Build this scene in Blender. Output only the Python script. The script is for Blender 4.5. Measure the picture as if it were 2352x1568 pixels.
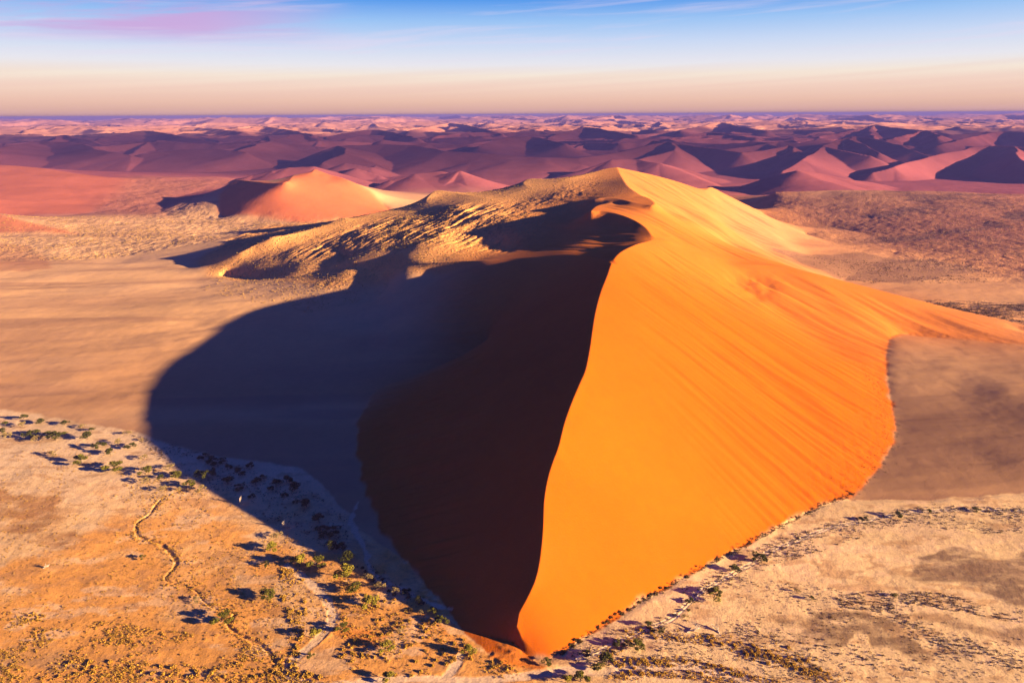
import bpy, math, random, time
import numpy as np
from mathutils import Matrix, Vector
T0 = time.time()
for o in list(bpy.data.objects): bpy.data.objects.remove(o)
scene = bpy.context.scene
R = math.radians
QUAL = 1.0                      # mesh density factor

# ------------------------------------------------------------------ camera
FPX, CAMH = 1600.0, 250.0       # focal length (in 2352-px-wide picture units) and height over the pan
PITCH = math.atan((784 - 263) / FPX)
ROLL = R(-0.3)
FW = np.array([0, math.cos(PITCH), -math.sin(PITCH)])
UP = np.array([0, math.sin(PITCH), math.cos(PITCH)])
cam_d = bpy.data.cameras.new("camera"); cam = bpy.data.objects.new("camera", cam_d)
scene.collection.objects.link(cam); scene.camera = cam
cam_d.sensor_width = 36.0; cam_d.lens = 36.0 * FPX / 2352.0
cam_d.clip_start = 1.0; cam_d.clip_end = 200000.0
rt = Vector((1, 0, 0)); up = Vector(UP); bk = -Vector(FW)
rt2 = rt * math.cos(ROLL) + up * math.sin(ROLL); up2 = up * math.cos(ROLL) - rt * math.sin(ROLL)
m = Matrix((rt2, up2, bk)).transposed().to_4x4(); m.translation = Vector((0, 0, CAMH)); cam.matrix_world = m

# ------------------------------------------------------------------ sun, sky, exposure
SUN_EL, SUN_AZ = R(11.5), R(106.5)          # azimuth clockwise from the view direction (+Y)
sd = Vector((math.sin(SUN_AZ) * math.cos(SUN_EL), math.cos(SUN_AZ) * math.cos(SUN_EL), math.sin(SUN_EL)))
sl = bpy.data.lights.new("sun", 'SUN'); sl.energy = 5.0; sl.angle = R(0.5); sl.color = (1.0, 0.80, 0.52)
so = bpy.data.objects.new("sun", sl); scene.collection.objects.link(so)
so.rotation_euler = sd.to_track_quat('Z', 'Y').to_euler(); so.location = sd * 2000
scene.view_settings.view_transform = 'Standard'; scene.view_settings.look = 'None'
scene.view_settings.exposure = 2.15; scene.view_settings.gamma = 1.0

class NT:
    def __init__(s, tree): s.t = tree; tree.nodes.clear()
    def n(s, typ, **kw):
        nd = s.t.nodes.new(typ)
        for k, v in kw.items():
            if k == 'i':
                for kk, vv in v.items():
                    if hasattr(vv, 'is_output'): s.t.links.new(vv, nd.inputs[kk])
                    else: nd.inputs[kk].default_value = vv
            else: setattr(nd, k, v)
        return nd
    def math(s, op, a, b=0.0, clamp=False):
        return s.n('ShaderNodeMath', operation=op, use_clamp=clamp, i={0: a, 1: b}).outputs[0]
    def ramp(s, fac, stops, interp='LINEAR'):
        nd = s.n('ShaderNodeValToRGB', i={0: fac}); cr = nd.color_ramp; cr.interpolation = interp
        while len(cr.elements) < len(stops): cr.elements.new(0.5)
        for e, (p, c) in zip(cr.elements, stops): e.position = p; e.color = (*c, 1) if len(c) == 3 else c
        return nd.outputs[0]
    def mix(s, fac, a, b, typ='MIX'):
        nd = s.n('ShaderNodeMix', data_type='RGBA', blend_type=typ)
        for idx, v in ((0, fac), (6, a), (7, b)):
            if hasattr(v, 'is_output'): s.t.links.new(v, nd.inputs[idx])
            else: nd.inputs[idx].default_value = v if idx == 0 else (*v, 1)
        return nd.outputs[2]

def srgb(r, g, b):
    f = lambda c: ((c / 255 + 0.055) / 1.055) ** 2.4 if c > 10 else c / 255 / 12.92
    return (f(r), f(g), f(b))

world = bpy.data.worlds.new("World"); scene.world = world; world.use_nodes = True
w = NT(world.node_tree)
geo = w.n('ShaderNodeTexCoord').outputs['Generated']
sep = w.n('ShaderNodeSeparateXYZ', i={0: geo})
el = w.math('ARCSINE', sep.outputs[2])                      # radians above horizon
elv = w.math('DIVIDE', w.math('MULTIPLY', el, 57.29578), 40.0, clamp=True)   # 0..1 over 40 degrees
# elevation gradient (display colours divided by exposure gain)
g = 2 ** 2.15
def sk(r, gg, b, k=1.0): c = srgb(r, gg, b); return tuple(x / g * k for x in c)
grad = w.ramp(elv, [(0.0, sk(208, 158, 158)), (0.4 / 40, sk(226, 178, 162)), (1.0 / 40, sk(242, 197, 176)), (2.0 / 40, sk(251, 218, 200)), (2.8 / 40, sk(252, 236, 220)),
                    (3.6 / 40, sk(238, 237, 244)), (5.1 / 40, sk(206, 222, 250)), (6.6 / 40, sk(158, 200, 250)), (8.1 / 40, sk(84, 156, 242)),
                    (10.5 / 40, sk(12, 80, 175)), (16 / 40, sk(3, 58, 165)), (1.0, sk(2, 58, 172))])
az_ = w.math('ARCTAN2', sep.outputs[0], sep.outputs[1])
tilt = w.math('ADD', el, w.math('MULTIPLY', az_, -0.055))
def streaks(sa, se, off, lo, hi):
    v_ = w.n('ShaderNodeCombineXYZ', i={0: w.math('MULTIPLY', az_, sa), 1: w.math('MULTIPLY', tilt, se), 2: off}).outputs[0]
    n_ = w.n('ShaderNodeTexNoise', i={'Vector': v_, 'Scale': 1.0, 'Detail': 6.0, 'Roughness': 0.55, 'Distortion': 0.35}).outputs[0]
    return w.n('ShaderNodeMapRange', interpolation_type='SMOOTHSTEP', i={0: n_, 1: lo, 2: hi, 3: 0.0, 4: 1.0}).outputs[0]
def band(v_, a, b): return w.n('ShaderNodeMapRange', interpolation_type='SMOOTHSTEP', i={0: v_, 1: a, 2: b, 3: 0.0, 4: 1.0}).outputs[0]
pinkc = w.math('MULTIPLY', w.math('MULTIPLY', band(az_, R(-10), R(-24)), w.math('MULTIPLY', band(el, R(4.4), R(5.9)), band(el, R(12), R(8.5)))), streaks(4.0, 48, 1.3, .33, .58))
col = w.mix(w.math('MULTIPLY', pinkc, .85), grad, sk(212, 168, 224))
thin = w.math('MULTIPLY', w.math('MULTIPLY', band(el, R(3.2), R(4.6)), band(el, R(14), R(9))), streaks(4.0, 75, 7.7, .50, .74))
col = w.mix(w.math('MULTIPLY', thin, .38), col, sk(240, 222, 244))
low = w.math('MULTIPLY', band(el, R(4.0), R(2.6)), streaks(1.2, 110, 3.1, .40, .62))
col = w.mix(w.math('MULTIPLY', low, .16), col, sk(236, 188, 180))
sky = w.n('ShaderNodeTexSky', sky_type='NISHITA', sun_disc=False, sun_elevation=SUN_EL, sun_rotation=SUN_AZ, altitude=800.0, air_density=1.0, dust_density=1.0)
skyc = w.mix(1.0, sky.outputs[0], (0.012, 0.012, 0.012), 'MULTIPLY')
col = w.mix(0.06, col, skyc)
# low sky bright only across the view, dimmed elsewhere to keep shaded faces dark
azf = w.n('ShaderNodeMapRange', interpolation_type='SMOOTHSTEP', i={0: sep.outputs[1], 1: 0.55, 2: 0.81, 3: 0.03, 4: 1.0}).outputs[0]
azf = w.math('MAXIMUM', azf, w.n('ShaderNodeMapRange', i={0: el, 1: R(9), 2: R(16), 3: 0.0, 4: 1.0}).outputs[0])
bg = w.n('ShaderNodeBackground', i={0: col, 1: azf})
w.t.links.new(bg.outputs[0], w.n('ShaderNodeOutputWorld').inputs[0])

# ------------------------------------------------------------------ helpers
def unproj(x, y, z=0.0):
    a = (x - 1176) / FPX; b = (784 - y) / FPX
    a2 = a * math.cos(ROLL) - b * math.sin(ROLL); b2 = a * math.sin(ROLL) + b * math.cos(ROLL)
    d = FW + a2 * np.array([1., 0, 0]) + b2 * UP
    t = (z - CAMH) / d[2]
    return np.array([t * d[0], t * d[1], z])
def W(pts): return np.array([unproj(*p) for p in pts])
def catmull(P, step):
    P = np.asarray(P, float); out = []
    Q = np.vstack([2 * P[0] - P[1], P, 2 * P[-1] - P[-2]])
    for i in range(1, len(Q) - 2):
        p0, p1, p2, p3 = Q[i - 1:i + 3]
        L = np.linalg.norm(p2[:2] - p1[:2]); n = max(1, int(L / step))
        t = np.linspace(0, 1, n, endpoint=False)[:, None]
        m1 = (p2 - p0) * .5; m2 = (p3 - p1) * .5
        lim = 1.2 * L                                  # keep tangents short so that uneven spacing does not loop
        for mm in (m1, m2):
            l = np.linalg.norm(mm[:2])
            if l > lim: mm *= lim / l
        out.append((2 * t**3 - 3 * t**2 + 1) * p1 + (t**3 - 2 * t**2 + t) * m1 + (-2 * t**3 + 3 * t**2) * p2 + (t**3 - t**2) * m2)
    out.append(P[-1:]); return np.vstack(out)

_rs = np.random.RandomState(7); _LAT = _rs.rand(256, 256).astype(np.float32)
def vnoise(x, y, seed=0):
    x = x + seed * 17.37; y = y + seed * 31.11
    xi = np.floor(x).astype(np.int64); yi = np.floor(y).astype(np.int64)
    fx = (x - xi).astype(np.float32); fy = (y - yi).astype(np.float32)
    fx = fx * fx * fx * (fx * (fx * 6 - 15) + 10); fy = fy * fy * fy * (fy * (fy * 6 - 15) + 10)
    a = _LAT[yi & 255, xi & 255]; b = _LAT[yi & 255, (xi + 1) & 255]
    c = _LAT[(yi + 1) & 255, xi & 255]; d = _LAT[(yi + 1) & 255, (xi + 1) & 255]
    return (a + (b - a) * fx) * (1 - fy) + (c + (d - c) * fx) * fy - 0.5
def fbm(x, y, oct=4, seed=0, gain=0.5):
    s = 0; a = 1.0
    for o in range(oct):
        s = s + a * vnoise(x, y, seed + o * 3); x = x * 2.03; y = y * 2.03; a *= gain
    return s
def smooth(x, a, b):
    t = np.clip((x - a) / (b - a), 0, 1); return t * t * (3 - 2 * t)

# ------------------------------------------------------------------ terrain features: picture position + height in metres, brought to world positions
MAIN = [(1262,1512,0),(1235,1500,1),(1205,1474,3),(1188,1445,7),(1190,1412,11),(1210,1375,15.5),(1229,1335,20),(1240,1290,25),(1247,1225,33),(1250,1150,42),(1258,1100,48.5),(1270,1060,54),(1283,1026,59),(1297,970,66),(1315,920,73),(1332,880,78),(1345,850,82),(1355,800,88),(1362,750,93),(1368,715,97),(1380,670,101),(1395,632,105),(1405,605,108),(1425,580,109.5),(1460,562,108.5),(1485,555,107),(1499,550,107),(1495,538,110.5),(1478,518,116),(1447,501,121),(1413,490,123.5),(1380,484,125),(1357,484,125.5)]
CREST = [MAIN,
 [(1357,484,125.5),(1368,474,126.5),(1385,469,127),(1409,467,127),(1433,472,125.5)],
 [(1330,470,120),(1365,458,129),(1388,454,131),(1416,456,131.5),(1446,463,131),(1480,470,129.5),(1497,472,129.5),(1504,467,130.5),(1494,457,132.5),(1467,445,135),(1443,428,140),(1429,408,146),(1417,384,153)],
 [(1417,384,153),(1390,388,151),(1351,399,147),(1310,408,143),(1260,412,139),(1225,410,138),(1211,412,136.5),(1202,421,133),(1214,431,129),(1180,444,122),(1140,452,117),(1110,455,115),(1075,449,115),(1040,442,115),(1004,437,115),(985,450,111),(979,461,105),(989,471,101),(982,482,96),(940,485,91),(878,486,87),(820,500,83),(800,503,83),(785,500,84),(768,508,80),(752,516,77),(700,530,72),(650,541,68),(626,544,67),(590,560,57),(550,580,46),(510,590,37),(480,605,26),(455,618,15)],
 [(1417,384,153),(1450,391,146),(1500,402,134),(1552,416,120),(1600,432,107),(1619,438,102),(1634,430,103),(1664,445,88),(1700,463,65),(1746,486,32),(1790,520,15)],
 [(1499,550,107),(1533,553,104),(1569,571,95),(1605,585,88),(1640,596,81),(1677,604,75),(1730,608,72),(1787,611,69),(1860,625,63),(1929,643,55),(2000,661,47),(2068,679,40),(2125,693,34),(2183,707,29),(2240,720,25),(2302,733,21),(2352,747,17),(2420,765,13)],
 [(1405,605,108),(1385,597,106),(1360,590,102.5),(1331,587,98),(1297,585,93),(1235,590,86),(1171,594,80),(1110,598,76),(1059,600,72),(980,604,66.5),(916,608,60),(850,612,53),(797,618,47),(720,630,37),(650,640,29),(580,640,21),(520,636,16)],
 [(830,521,76),(787,534,72),(770,545,67),(768,558,63),(780,580,57),(797,598,51)],
 [(1048,471,108),(1075,485,105),(1113,500,102)],
 [(-150,450,60),(0,493,38),(90,516,24),(184,538,13)],
 [(520,501,14),(504,488,23),(500,470,36),(507,448,52),(521,431,66),(541,414,80),(565,415,83),(590,417,88),(632,420,90),(655,418,93),(666,413,96),(677,401,103),(700,397,107),(717,396,108),(724,389,113),(760,402,100),(800,415,88),(850,440,60),(880,470,30),(900,490,16)],
]
FOOTR = [(2420,798,11),(2352,790,12),(2250,785,12),(2150,775,13),(2080,768,14),(2045,778,15),(2035,820,12),(2040,880,9),(2050,940,6),(2058,990,4),(2040,1040,3),(2010,1085,2),(1960,1135,1),(1880,1165,0),(1750,1232,0),(1640,1290,0),(1560,1332,0),(1470,1382,0),(1380,1438,0),(1310,1485,0),(1262,1512,0)]
FOOTL = [(1262,1512,0),(1230,1505,0),(1203,1493,0),(1180,1479,0),(1150,1468,0),(1120,1461,0),(1095,1456,0),(1078,1448,0),(1060,1440,0),(1000,1370,0),(960,1330,0),(930,1290,0),(890,1235,0),(860,1180,0),(838,1130,0),(825,1080,1),(818,1020,2),(822,970,4),(838,930,6),(865,895,8),(940,865,11),(1030,832,15),(1120,785,22)]
PANL = [(-300,905,0),(0,940,0),(100,955,0),(200,975,0),(300,990,0),(400,1025,0),(500,1050,0),(600,1060,0),(680,1072,0),(735,1110,0),(780,1160,0),(820,1205,0),(862,1245,0),(905,1275,0)]
PANR = [(1920,1150,0),(1975,1148,0),(2100,1148,0),(2250,1140,0),(2352,1133,0),(2600,1120,0)]
SOFT = [FOOTR, FOOTL, PANL, PANR,
 [(1180,433,113),(1130,441,107),(1098,449,104)], [(965,467,93),(925,478,84)],
 [(450,540,14),(600,520,15),(750,508,15),(880,500,16),(1000,492,18),(1130,480,20),(1260,470,22),(1400,460,25),(1550,460,25),(1650,470,22),(1746,486,18)],
 [(1790,515,16),(1900,520,15),(2010,545,14),(2060,575,13),(2000,610,13),(1930,650,12),(1950,672,12),(2080,705,12),(2190,728,12),(2300,750,11),(2360,765,10)],
 [(1780,442,56),(1900,437,62),(2000,437,62),(2150,440,62),(2352,445,60),(2500,450,58)],
 [(1700,452,15),(1800,448,15),(2000,447,15),(2352,450,15),(2600,452,15)],
 [(1850,540,16),(2000,570,15),(2200,600,14),(2352,620,14)],
 [(560,510,14),(650,511,14),(800,510,15),(900,500,16)],
 [(600,432,24),(724,436,18),(900,445,18)],
 [(-260,380,96),(-100,380,96),(0,381,95),(82,387,88),(177,401,73),(252,411,61),(340,410,57),(476,406,54),(540,411,46)],
 [(-260,505,14),(0,498,15),(85,500,14),(200,489,15),(300,478,17)],
 [(-260,366,25),(0,366,22),(200,384,20),(400,396,20),(640,400,18)],
[(480,501,14),(430,500,14),(385,495,15),(372,480,17),(390,462,21),(425,449,25),(480,438,29),(541,430,33)],
 [(-100,530,13),(0,540,13),(184,542,14),(300,535,14),(500,517,14)],
]
PTS = [(1735,655,58),(1768,683,49),(1800,710,40),(1830,735,33),(1862,760,27),(1895,780,22),(1930,800,18),(1970,815,15),(1350,575,93),(1380,560,99),(1400,530,105),(1250,572,78),(1150,578,72),(1090,560,77),(1060,588,75),(1000,550,85),(950,580,75),(880,570,71),(820,590,62),(1060,470,110),(1280,540,95),(1200,530,97),(1100,530,90),(1030,525,91),(950,525,85),(880,530,79),(1250,490,108),(1190,500,104),(1150,490,105),(1070,495,99),(1000,500,92),(1340,432,133),(1300,450,126),(1250,466,116),(1180,470,111),(1110,478,109),(1300,492,108),(1320,505,106),(1620,520,82),(1600,480,105),(1560,500,106),(1700,530,50),(1750,560,33),(1790,590,27),(1700,580,55),(1850,560,21),(1900,590,17),(1850,610,20),
 (800,560,68),(700,570,56),(620,590,44),(720,600,49),(550,610,32),(950,625,57),(1060,616,65),(1000,645,48),(850,640,42),(2200,900,8),(2352,900,13),(2200,1050,4),(2352,1040,8),(2520,960,16),
 (0,800,8),(0,700,12),(200,850,8),(400,760,11),(300,900,4),(500,900,5),(600,800,11),(700,980,2.5),(760,1060,1),(650,720,14),(850,760,16),(0,600,13),(250,600,13),(450,650,14),(-200,800,8),(-200,650,12),(850,690,22),
 (2000,620,12),(2200,660,12),(2300,680,11),(1900,590,13)]
PTS += [(x, y, 0.0) for x, y in ((0,1100),(0,1300),(0,1500),(200,1200),(200,1400),(400,1150),(400,1350),(600,1200),(600,1400),(800,1350),(700,1540),(1000,1500),(1000,1560),(1300,1560),(1500,1480),(1700,1350),(1900,1250),(2100,1250),(2300,1250),(2300,1450),(2000,1450),(1800,1540),(2200,1540),(-300,1100),(-300,1400),(2700,1300))]

# ------------------------------------------------------------------ solve the height field on a log-polar grid (each level refines the one before)
RA, RB = 150.0, 4200.0
A0, A1 = R(-47), R(50)
def solve():
    H0 = None
    cr = [catmull(W(p), 1.2) for p in CREST]; sf = [catmull(W(p), 1.5) for p in SOFT]
    pts = np.vstack(cr + sf); soft = W(PTS); su = np.arctan2(soft[:, 0], soft[:, 1]); sv = np.log(np.hypot(soft[:, 0], soft[:, 1]) / RA)
    au = np.arctan2(pts[:, 0], pts[:, 1]); av = np.log(np.hypot(pts[:, 0], pts[:, 1]) / RA)
    for du, it in ((0.032, 400), (0.016, 300), (0.008, 250), (0.004, 160), (0.0022, 90)):
        nu = int((A1 - A0) / du) + 1; nv = int(math.log(RB / RA) / du) + 1
        iu = np.clip(np.round((au - A0) / du).astype(int), 0, nu - 1); iv = np.round(av / du).astype(int)
        ok = (iv > 0) & (iv < nv - 1) & (au > A0 - .02) & (au < A1 + .02)
        s = np.zeros((nv, nu)); c = np.zeros((nv, nu))
        np.add.at(s, (iv[ok], iu[ok]), pts[ok, 2]); np.add.at(c, (iv[ok], iu[ok]), 1)
        mask = c > 0; val = np.where(mask, s / np.maximum(c, 1), 0)
        if H0 is None: h = np.full((nv, nu), 12.0)
        else:
            yy = np.linspace(0, H0.shape[0] - 1, nv); xx = np.linspace(0, H0.shape[1] - 1, nu)
            y0 = np.minimum(yy.astype(int), H0.shape[0] - 2); x0 = np.minimum(xx.astype(int), H0.shape[1] - 2)
            fy = (yy - y0)[:, None]; fx = (xx - x0)[None]
            h = (H0[y0][:, x0] * (1 - fx) + H0[y0][:, x0 + 1] * fx) * (1 - fy) + (H0[y0 + 1][:, x0] * (1 - fx) + H0[y0 + 1][:, x0 + 1] * fx) * fy
        h[0] = 0; h[-1] = 15
        UU, VV = np.meshgrid(A0 + np.arange(nu) * du, np.arange(nv) * du)
        wsum = np.zeros((nv, nu)); vsum = np.zeros((nv, nu)); rad = 0.045
        for k in range(len(soft)):
            i0 = max(int((sv[k] - rad) / du), 0); i1 = int((sv[k] + rad) / du) + 2; j0 = max(int((su[k] - A0 - rad) / du), 0); j1 = max(int((su[k] - A0 + rad) / du) + 2, 0)
            ww = np.clip(1 - ((UU[i0:i1, j0:j1] - su[k]) ** 2 + (VV[i0:i1, j0:j1] - sv[k]) ** 2) / rad ** 2, 0, 1) ** 2
            wsum[i0:i1, j0:j1] += ww; vsum[i0:i1, j0:j1] += ww * soft[k, 2]
        sw = (np.clip(wsum, 0, 1) * 1.2 * (du / .032) ** 2)[1:-1]; sw = sw / (1 + sw); sval = (vsum / np.maximum(wsum, 1e-6))[1:-1]
        h[mask] = val[mask]
        par = (np.add.outer(np.arange(nv - 2), np.arange(nu)) & 1).astype(bool)
        for k in range(it):
            for pp in (par, ~par):
                e = np.pad(h, ((0, 0), (1, 1)), mode='edge')
                avg = 0.25 * (h[:-2] + h[2:] + e[1:-1, :-2] + e[1:-1, 2:])
                avg = avg * (1 - sw) + sval * sw
                upd = pp & ~mask[1:-1]
                hc = h[1:-1]; hc[upd] += 1.6 * (avg[upd] - hc[upd]) if du > .003 else 1.3 * (avg[upd] - hc[upd])
        H0 = h
    return H0, du, cr
HG, DU, CRW = solve()
print("solve", round(time.time() - T0, 1))
def base_h(x, y):
    u = (np.arctan2(x, y) - A0) / DU; v = np.log(np.maximum(np.hypot(x, y), RA) / RA) / DU
    u = np.clip(u, 0, HG.shape[1] - 1.001); v = np.clip(v, 0, HG.shape[0] - 1.001)
    u0 = u.astype(int); v0 = v.astype(int); fu = u - u0; fv = v - v0
    return (HG[v0, u0] * (1 - fu) + HG[v0, u0 + 1] * fu) * (1 - fv) + (HG[v0 + 1, u0] * (1 - fu) + HG[v0 + 1, u0 + 1] * fu) * fv

# ------------------------------------------------------------------ the mesh grid
cols = int((A1 - A0) / (0.0014 / QUAL))
lnr = np.concatenate([np.arange(math.log(165), math.log(1500), 0.0025 / QUAL), np.arange(math.log(1500), math.log(38000), 0.0040 / QUAL)])
AZ = np.linspace(A0, A1, cols); RR = np.exp(lnr)
DUc = AZ[1] - AZ[0]
X = np.outer(RR, np.sin(AZ)); Y = np.outer(RR, np.cos(AZ))
RRg = np.repeat(RR[:, None], cols, 1)
Z = base_h(X, Y)
fl = 15 + 14 * fbm(X / 900, Y / 900, 3, 5)
t = smooth(RRg, 3300, 4000); Z = Z * (1 - t) + fl * t

def window(p, q, pad):
    """index window of the grid around the segment p-q"""
    xs = np.array([p[0], q[0]]); ys = np.array([p[1], q[1]])
    rr = np.hypot(xs, ys); az = np.arctan2(xs, ys); pa = pad / max(rr.min() - pad, 100)
    r0, r1 = rr.min() - pad, rr.max() + pad
    i0 = np.searchsorted(RR, max(r0, 1)); i1 = np.searchsorted(RR, r1)
    j0 = int((az.min() - pa - A0) / DUc); j1 = int((az.max() + pa - A0) / DUc) + 2
    j0 = max(j0, 0); j1 = min(j1, cols)
    return i0, i1, j0, j1

# make the crests knife-sharp
for P in CRW:
    P = P[::4] if len(P) > 12 else P
    best = {}
    d2 = np.full(Z.shape, np.inf, dtype=np.float32); newz = None
    newz = np.zeros(Z.shape, dtype=np.float32)
    touched = []
    for k in range(len(P) - 1):
        p, q = P[k], P[k + 1]; e = (q - p)[:2]; L = np.linalg.norm(e)
        if L < 1e-6: continue
        rm = math.hypot(*p[:2]); wd = max(3.0, 0.010 * rm)
        i0, i1, j0, j1 = window(p, q, wd)
        if i0 >= i1 or j0 >= j1: continue
        x = X[i0:i1, j0:j1] - p[0]; y = Y[i0:i1, j0:j1] - p[1]
        tt = np.clip((x * e[0] + y * e[1]) / L**2, 0, 1)
        dx = x - tt * e[0]; dy = y - tt * e[1]; d = np.hypot(dx, dy)
        side = np.sign(e[0] * dy - e[1] * dx)
        nx, ny = -e[1] / L, e[0] / L
        fadeE = 1.0
        zc = p[2] + (q[2] - p[2]) * tt
        cxp = p[0] + tt * e[0]; cyp = p[1] + tt * e[1]
        hs = base_h(cxp + dx / np.maximum(d, 1e-3) * wd, cyp + dy / np.maximum(d, 1e-3) * wd)
        hh = zc + (hs - zc) * (d / wd)
        S = d2[i0:i1, j0:j1]; upd = (d < S) & (d < wd)
        S[upd] = d[upd]; newz[i0:i1, j0:j1][upd] = hh[upd]
    mk = np.isfinite(d2); Z[mk] = newz[mk]
print("crests", round(time.time() - T0, 1))

# ------------------------------------------------------------------ dunes beyond: crests with a steep and a gentle flank
TENTS = [ # (polyline, slope of the left-hand side, slope of the right-hand side), going along the polyline
 ([(-50,350,100),(0,340,105),(50,330,108),(90,325,110),(150,326,110),(195,331,105),(235,345,95),(300,358,75),(395,378,30)], .4, .22),
 ([(110,325,90),(146,310,110),(200,322,90),(250,335,60)], .4, .35),
 ([(225,318,90),(280,308,105),(330,300,115),(370,304,110),(430,316,90),(480,325,70),(560,340,40)], .45, .3),
 ([(530,374,45),(532,357,72),(545,345,85),(580,335,95),(620,323,105),(650,315,110),(690,308,115),(730,320,90),(790,330,60)], .5, .33),
 ([(740,373,60),(797,352,92),(796,341,103),(775,335,108),(888,332,112),(957,334,110),(1025,346,98),(1110,353,88),(1229,362,75),(1331,362,75),(1399,353,85),(1470,338,102),(1535,324,118),(1548,332,112),(1545,345,100),(1467,366,70)], .5, .3),
 ([(1345,392,50),(1358,382,68),(1400,367,88),(1467,365,90),(1520,375,80),(1555,386,60)], .4, .3),
 ([(880,440,20),(950,420,42),(1000,405,60),(1057,393,75),(1100,412,50),(1150,432,18)], .4, .35),
 ([(770,382,56),(790,374,70),(850,384,55),(860,378,40)], .4, .4),
 ([(775,392,45),(820,385,60),(870,402,35)], .4, .4),
 ([(1500,322,112),(1552,330,110),(1640,340,98),(1700,350,88),(1760,345,92),(1817,333,106),(1822,345,92),(1841,355,70),(1800,380,30)], .45, .55),
 ([(1792,395,45),(1840,368,78),(1870,350,95),(1892,336,108),(1930,345,100),(2000,358,85)], .5, .4),
 ([(1892,336,100),(1925,323,112),(1950,316,118),(1964,313,120),(1953,319,116),(1977,331,105),(2020,350,85),(2076,373,45)], .5, .5),
 ([(1964,313,120),(2010,320,110),(2060,332,95),(2100,347,78),(2137,359,60)], .4, .4),
 ([(1700,428,30),(1770,405,58),(1800,398,68),(1831,391,78),(1845,400,66),(1852,413,50)], .5, .55),
 ([(1831,391,78),(1880,398,65),(1940,412,45),(2000,420,30)], .4, .25),
 ([(2000,395,45),(2050,382,62),(2083,372,72),(2130,360,82),(2200,345,100),(2266,334,112),(2334,335,115),(2338,350,100),(2352,366,85),(2390,390,60)], .4, .5),
 ([(2334,335,115),(2400,345,105),(2500,365,80)], .4, .4),
 ([(2020,328,85),(2035,323,90),(2080,310,105),(2127,299,125),(2150,305,118),(2158,318,100)], .4, .5),
 ([(2150,335,75),(2188,326,85),(2230,315,100),(2276,306,110),(2317,301,118),(2400,310,110)], .4, .5),
 ([(1880,314,75),(1960,298,105),(2008,286,130),(1998,295,115),(2010,318,80)], .5, .5),
 ([(2008,286,130),(2080,296,115),(2130,299,110),(2180,306,90)], .4, .4),
 ([(752,315,80),(800,305,100),(850,298,118),(900,303,105),(960,318,75)], .5, .35),
 ([(1260,315,75),(1300,303,95),(1347,292,125),(1400,300,110),(1470,312,85)], .5, .35),
 ([(1100,335,75),(1174,314,108),(1220,314,106),(1300,330,80)], .45, .35),
 ([(545,418,44),(580,402,60),(625,392,73),(666,384,82),(717,380,87),(745,388,74),(760,400,60)], .5, .22),
 ([(900,412,50),(960,398,66),(1010,392,72)], .4, .2),
 ([(1080,372,60),(1180,366,70),(1260,368,68),(1340,378,55)], .35, .15),
 ([(330,352,80),(420,344,92),(500,342,95),(560,350,84)], .5, .2),
 ([(940,300,90),(1031,283,128),(1090,290,115),(1150,308,80)], .5, .4),
 ([(540,300,100),(600,290,120),(650,296,110),(720,310,80)], .5, .35),
 ([(60,300,100),(110,284,128),(170,290,118),(240,300,90)], .45, .35),
 ([(350,300,98),(420,292,112),(500,296,108),(560,304,92)], .45, .35),
 ([(1560,318,80),(1620,305,100),(1660,306,102),(1740,318,80)], .45, .4),
 ([(1560,300,98),(1655,281,132),(1700,290,118),(1760,300,95)], .5, .4),
]
def tentz(Z, own, P, sL, sR, idx, warp):
    zmax = P[:, 2].max()
    for k in range(len(P) - 1):
        p, q = P[k], P[k + 1]; e = (q - p)[:2]; L = np.linalg.norm(e)
        if L < 1e-6: continue
        pad = max(p[2] - 10, q[2] - 10, 5) / min(sL, sR)
        i0, i1, j0, j1 = window(p, q, pad)
        if i0 >= i1 or j0 >= j1: continue
        x = X[i0:i1, j0:j1] + warp[0][i0:i1, j0:j1] - p[0]; y = Y[i0:i1, j0:j1] + warp[1][i0:i1, j0:j1] - p[1]
        tt = np.clip((x * e[0] + y * e[1]) / L**2, 0, 1)
        dx = x - tt * e[0]; dy = y - tt * e[1]; d = np.hypot(dx, dy) + 1e-6
        sn = (e[0] * dy - e[1] * dx) / (L * d)                       # +1 left, -1 right
        sl = sL * (1 + sn) / 2 + sR * (1 - sn) / 2
        zc = p[2] + (q[2] - p[2]) * tt
        hgt = zc - 12
        f = d * sl / np.maximum(hgt, 1)
        h = 12 + hgt * np.where(f < 1, (1 - f) ** 1.15, -(f - 1) * .3)
        S = Z[i0:i1, j0:j1]; u = h > S; S[u] = h[u]; own[i0:i1, j0:j1][u] = idx
own = np.full(Z.shape, -1, dtype=np.int16)
Zt = np.full(Z.shape, -50.0)
wa = np.clip(RRg * 0.006, 4, 60)
warp = (wa * fbm(X / 160, Y / 160, 2, 40), wa * fbm(X / 160, Y / 160, 2, 47))
for i, (pl, a, b) in enumerate(TENTS):
    P = catmull(W(pl), 120)
    tentz(Zt, own, P, a, b if b > .45 else b * .66, i, warp)
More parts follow.
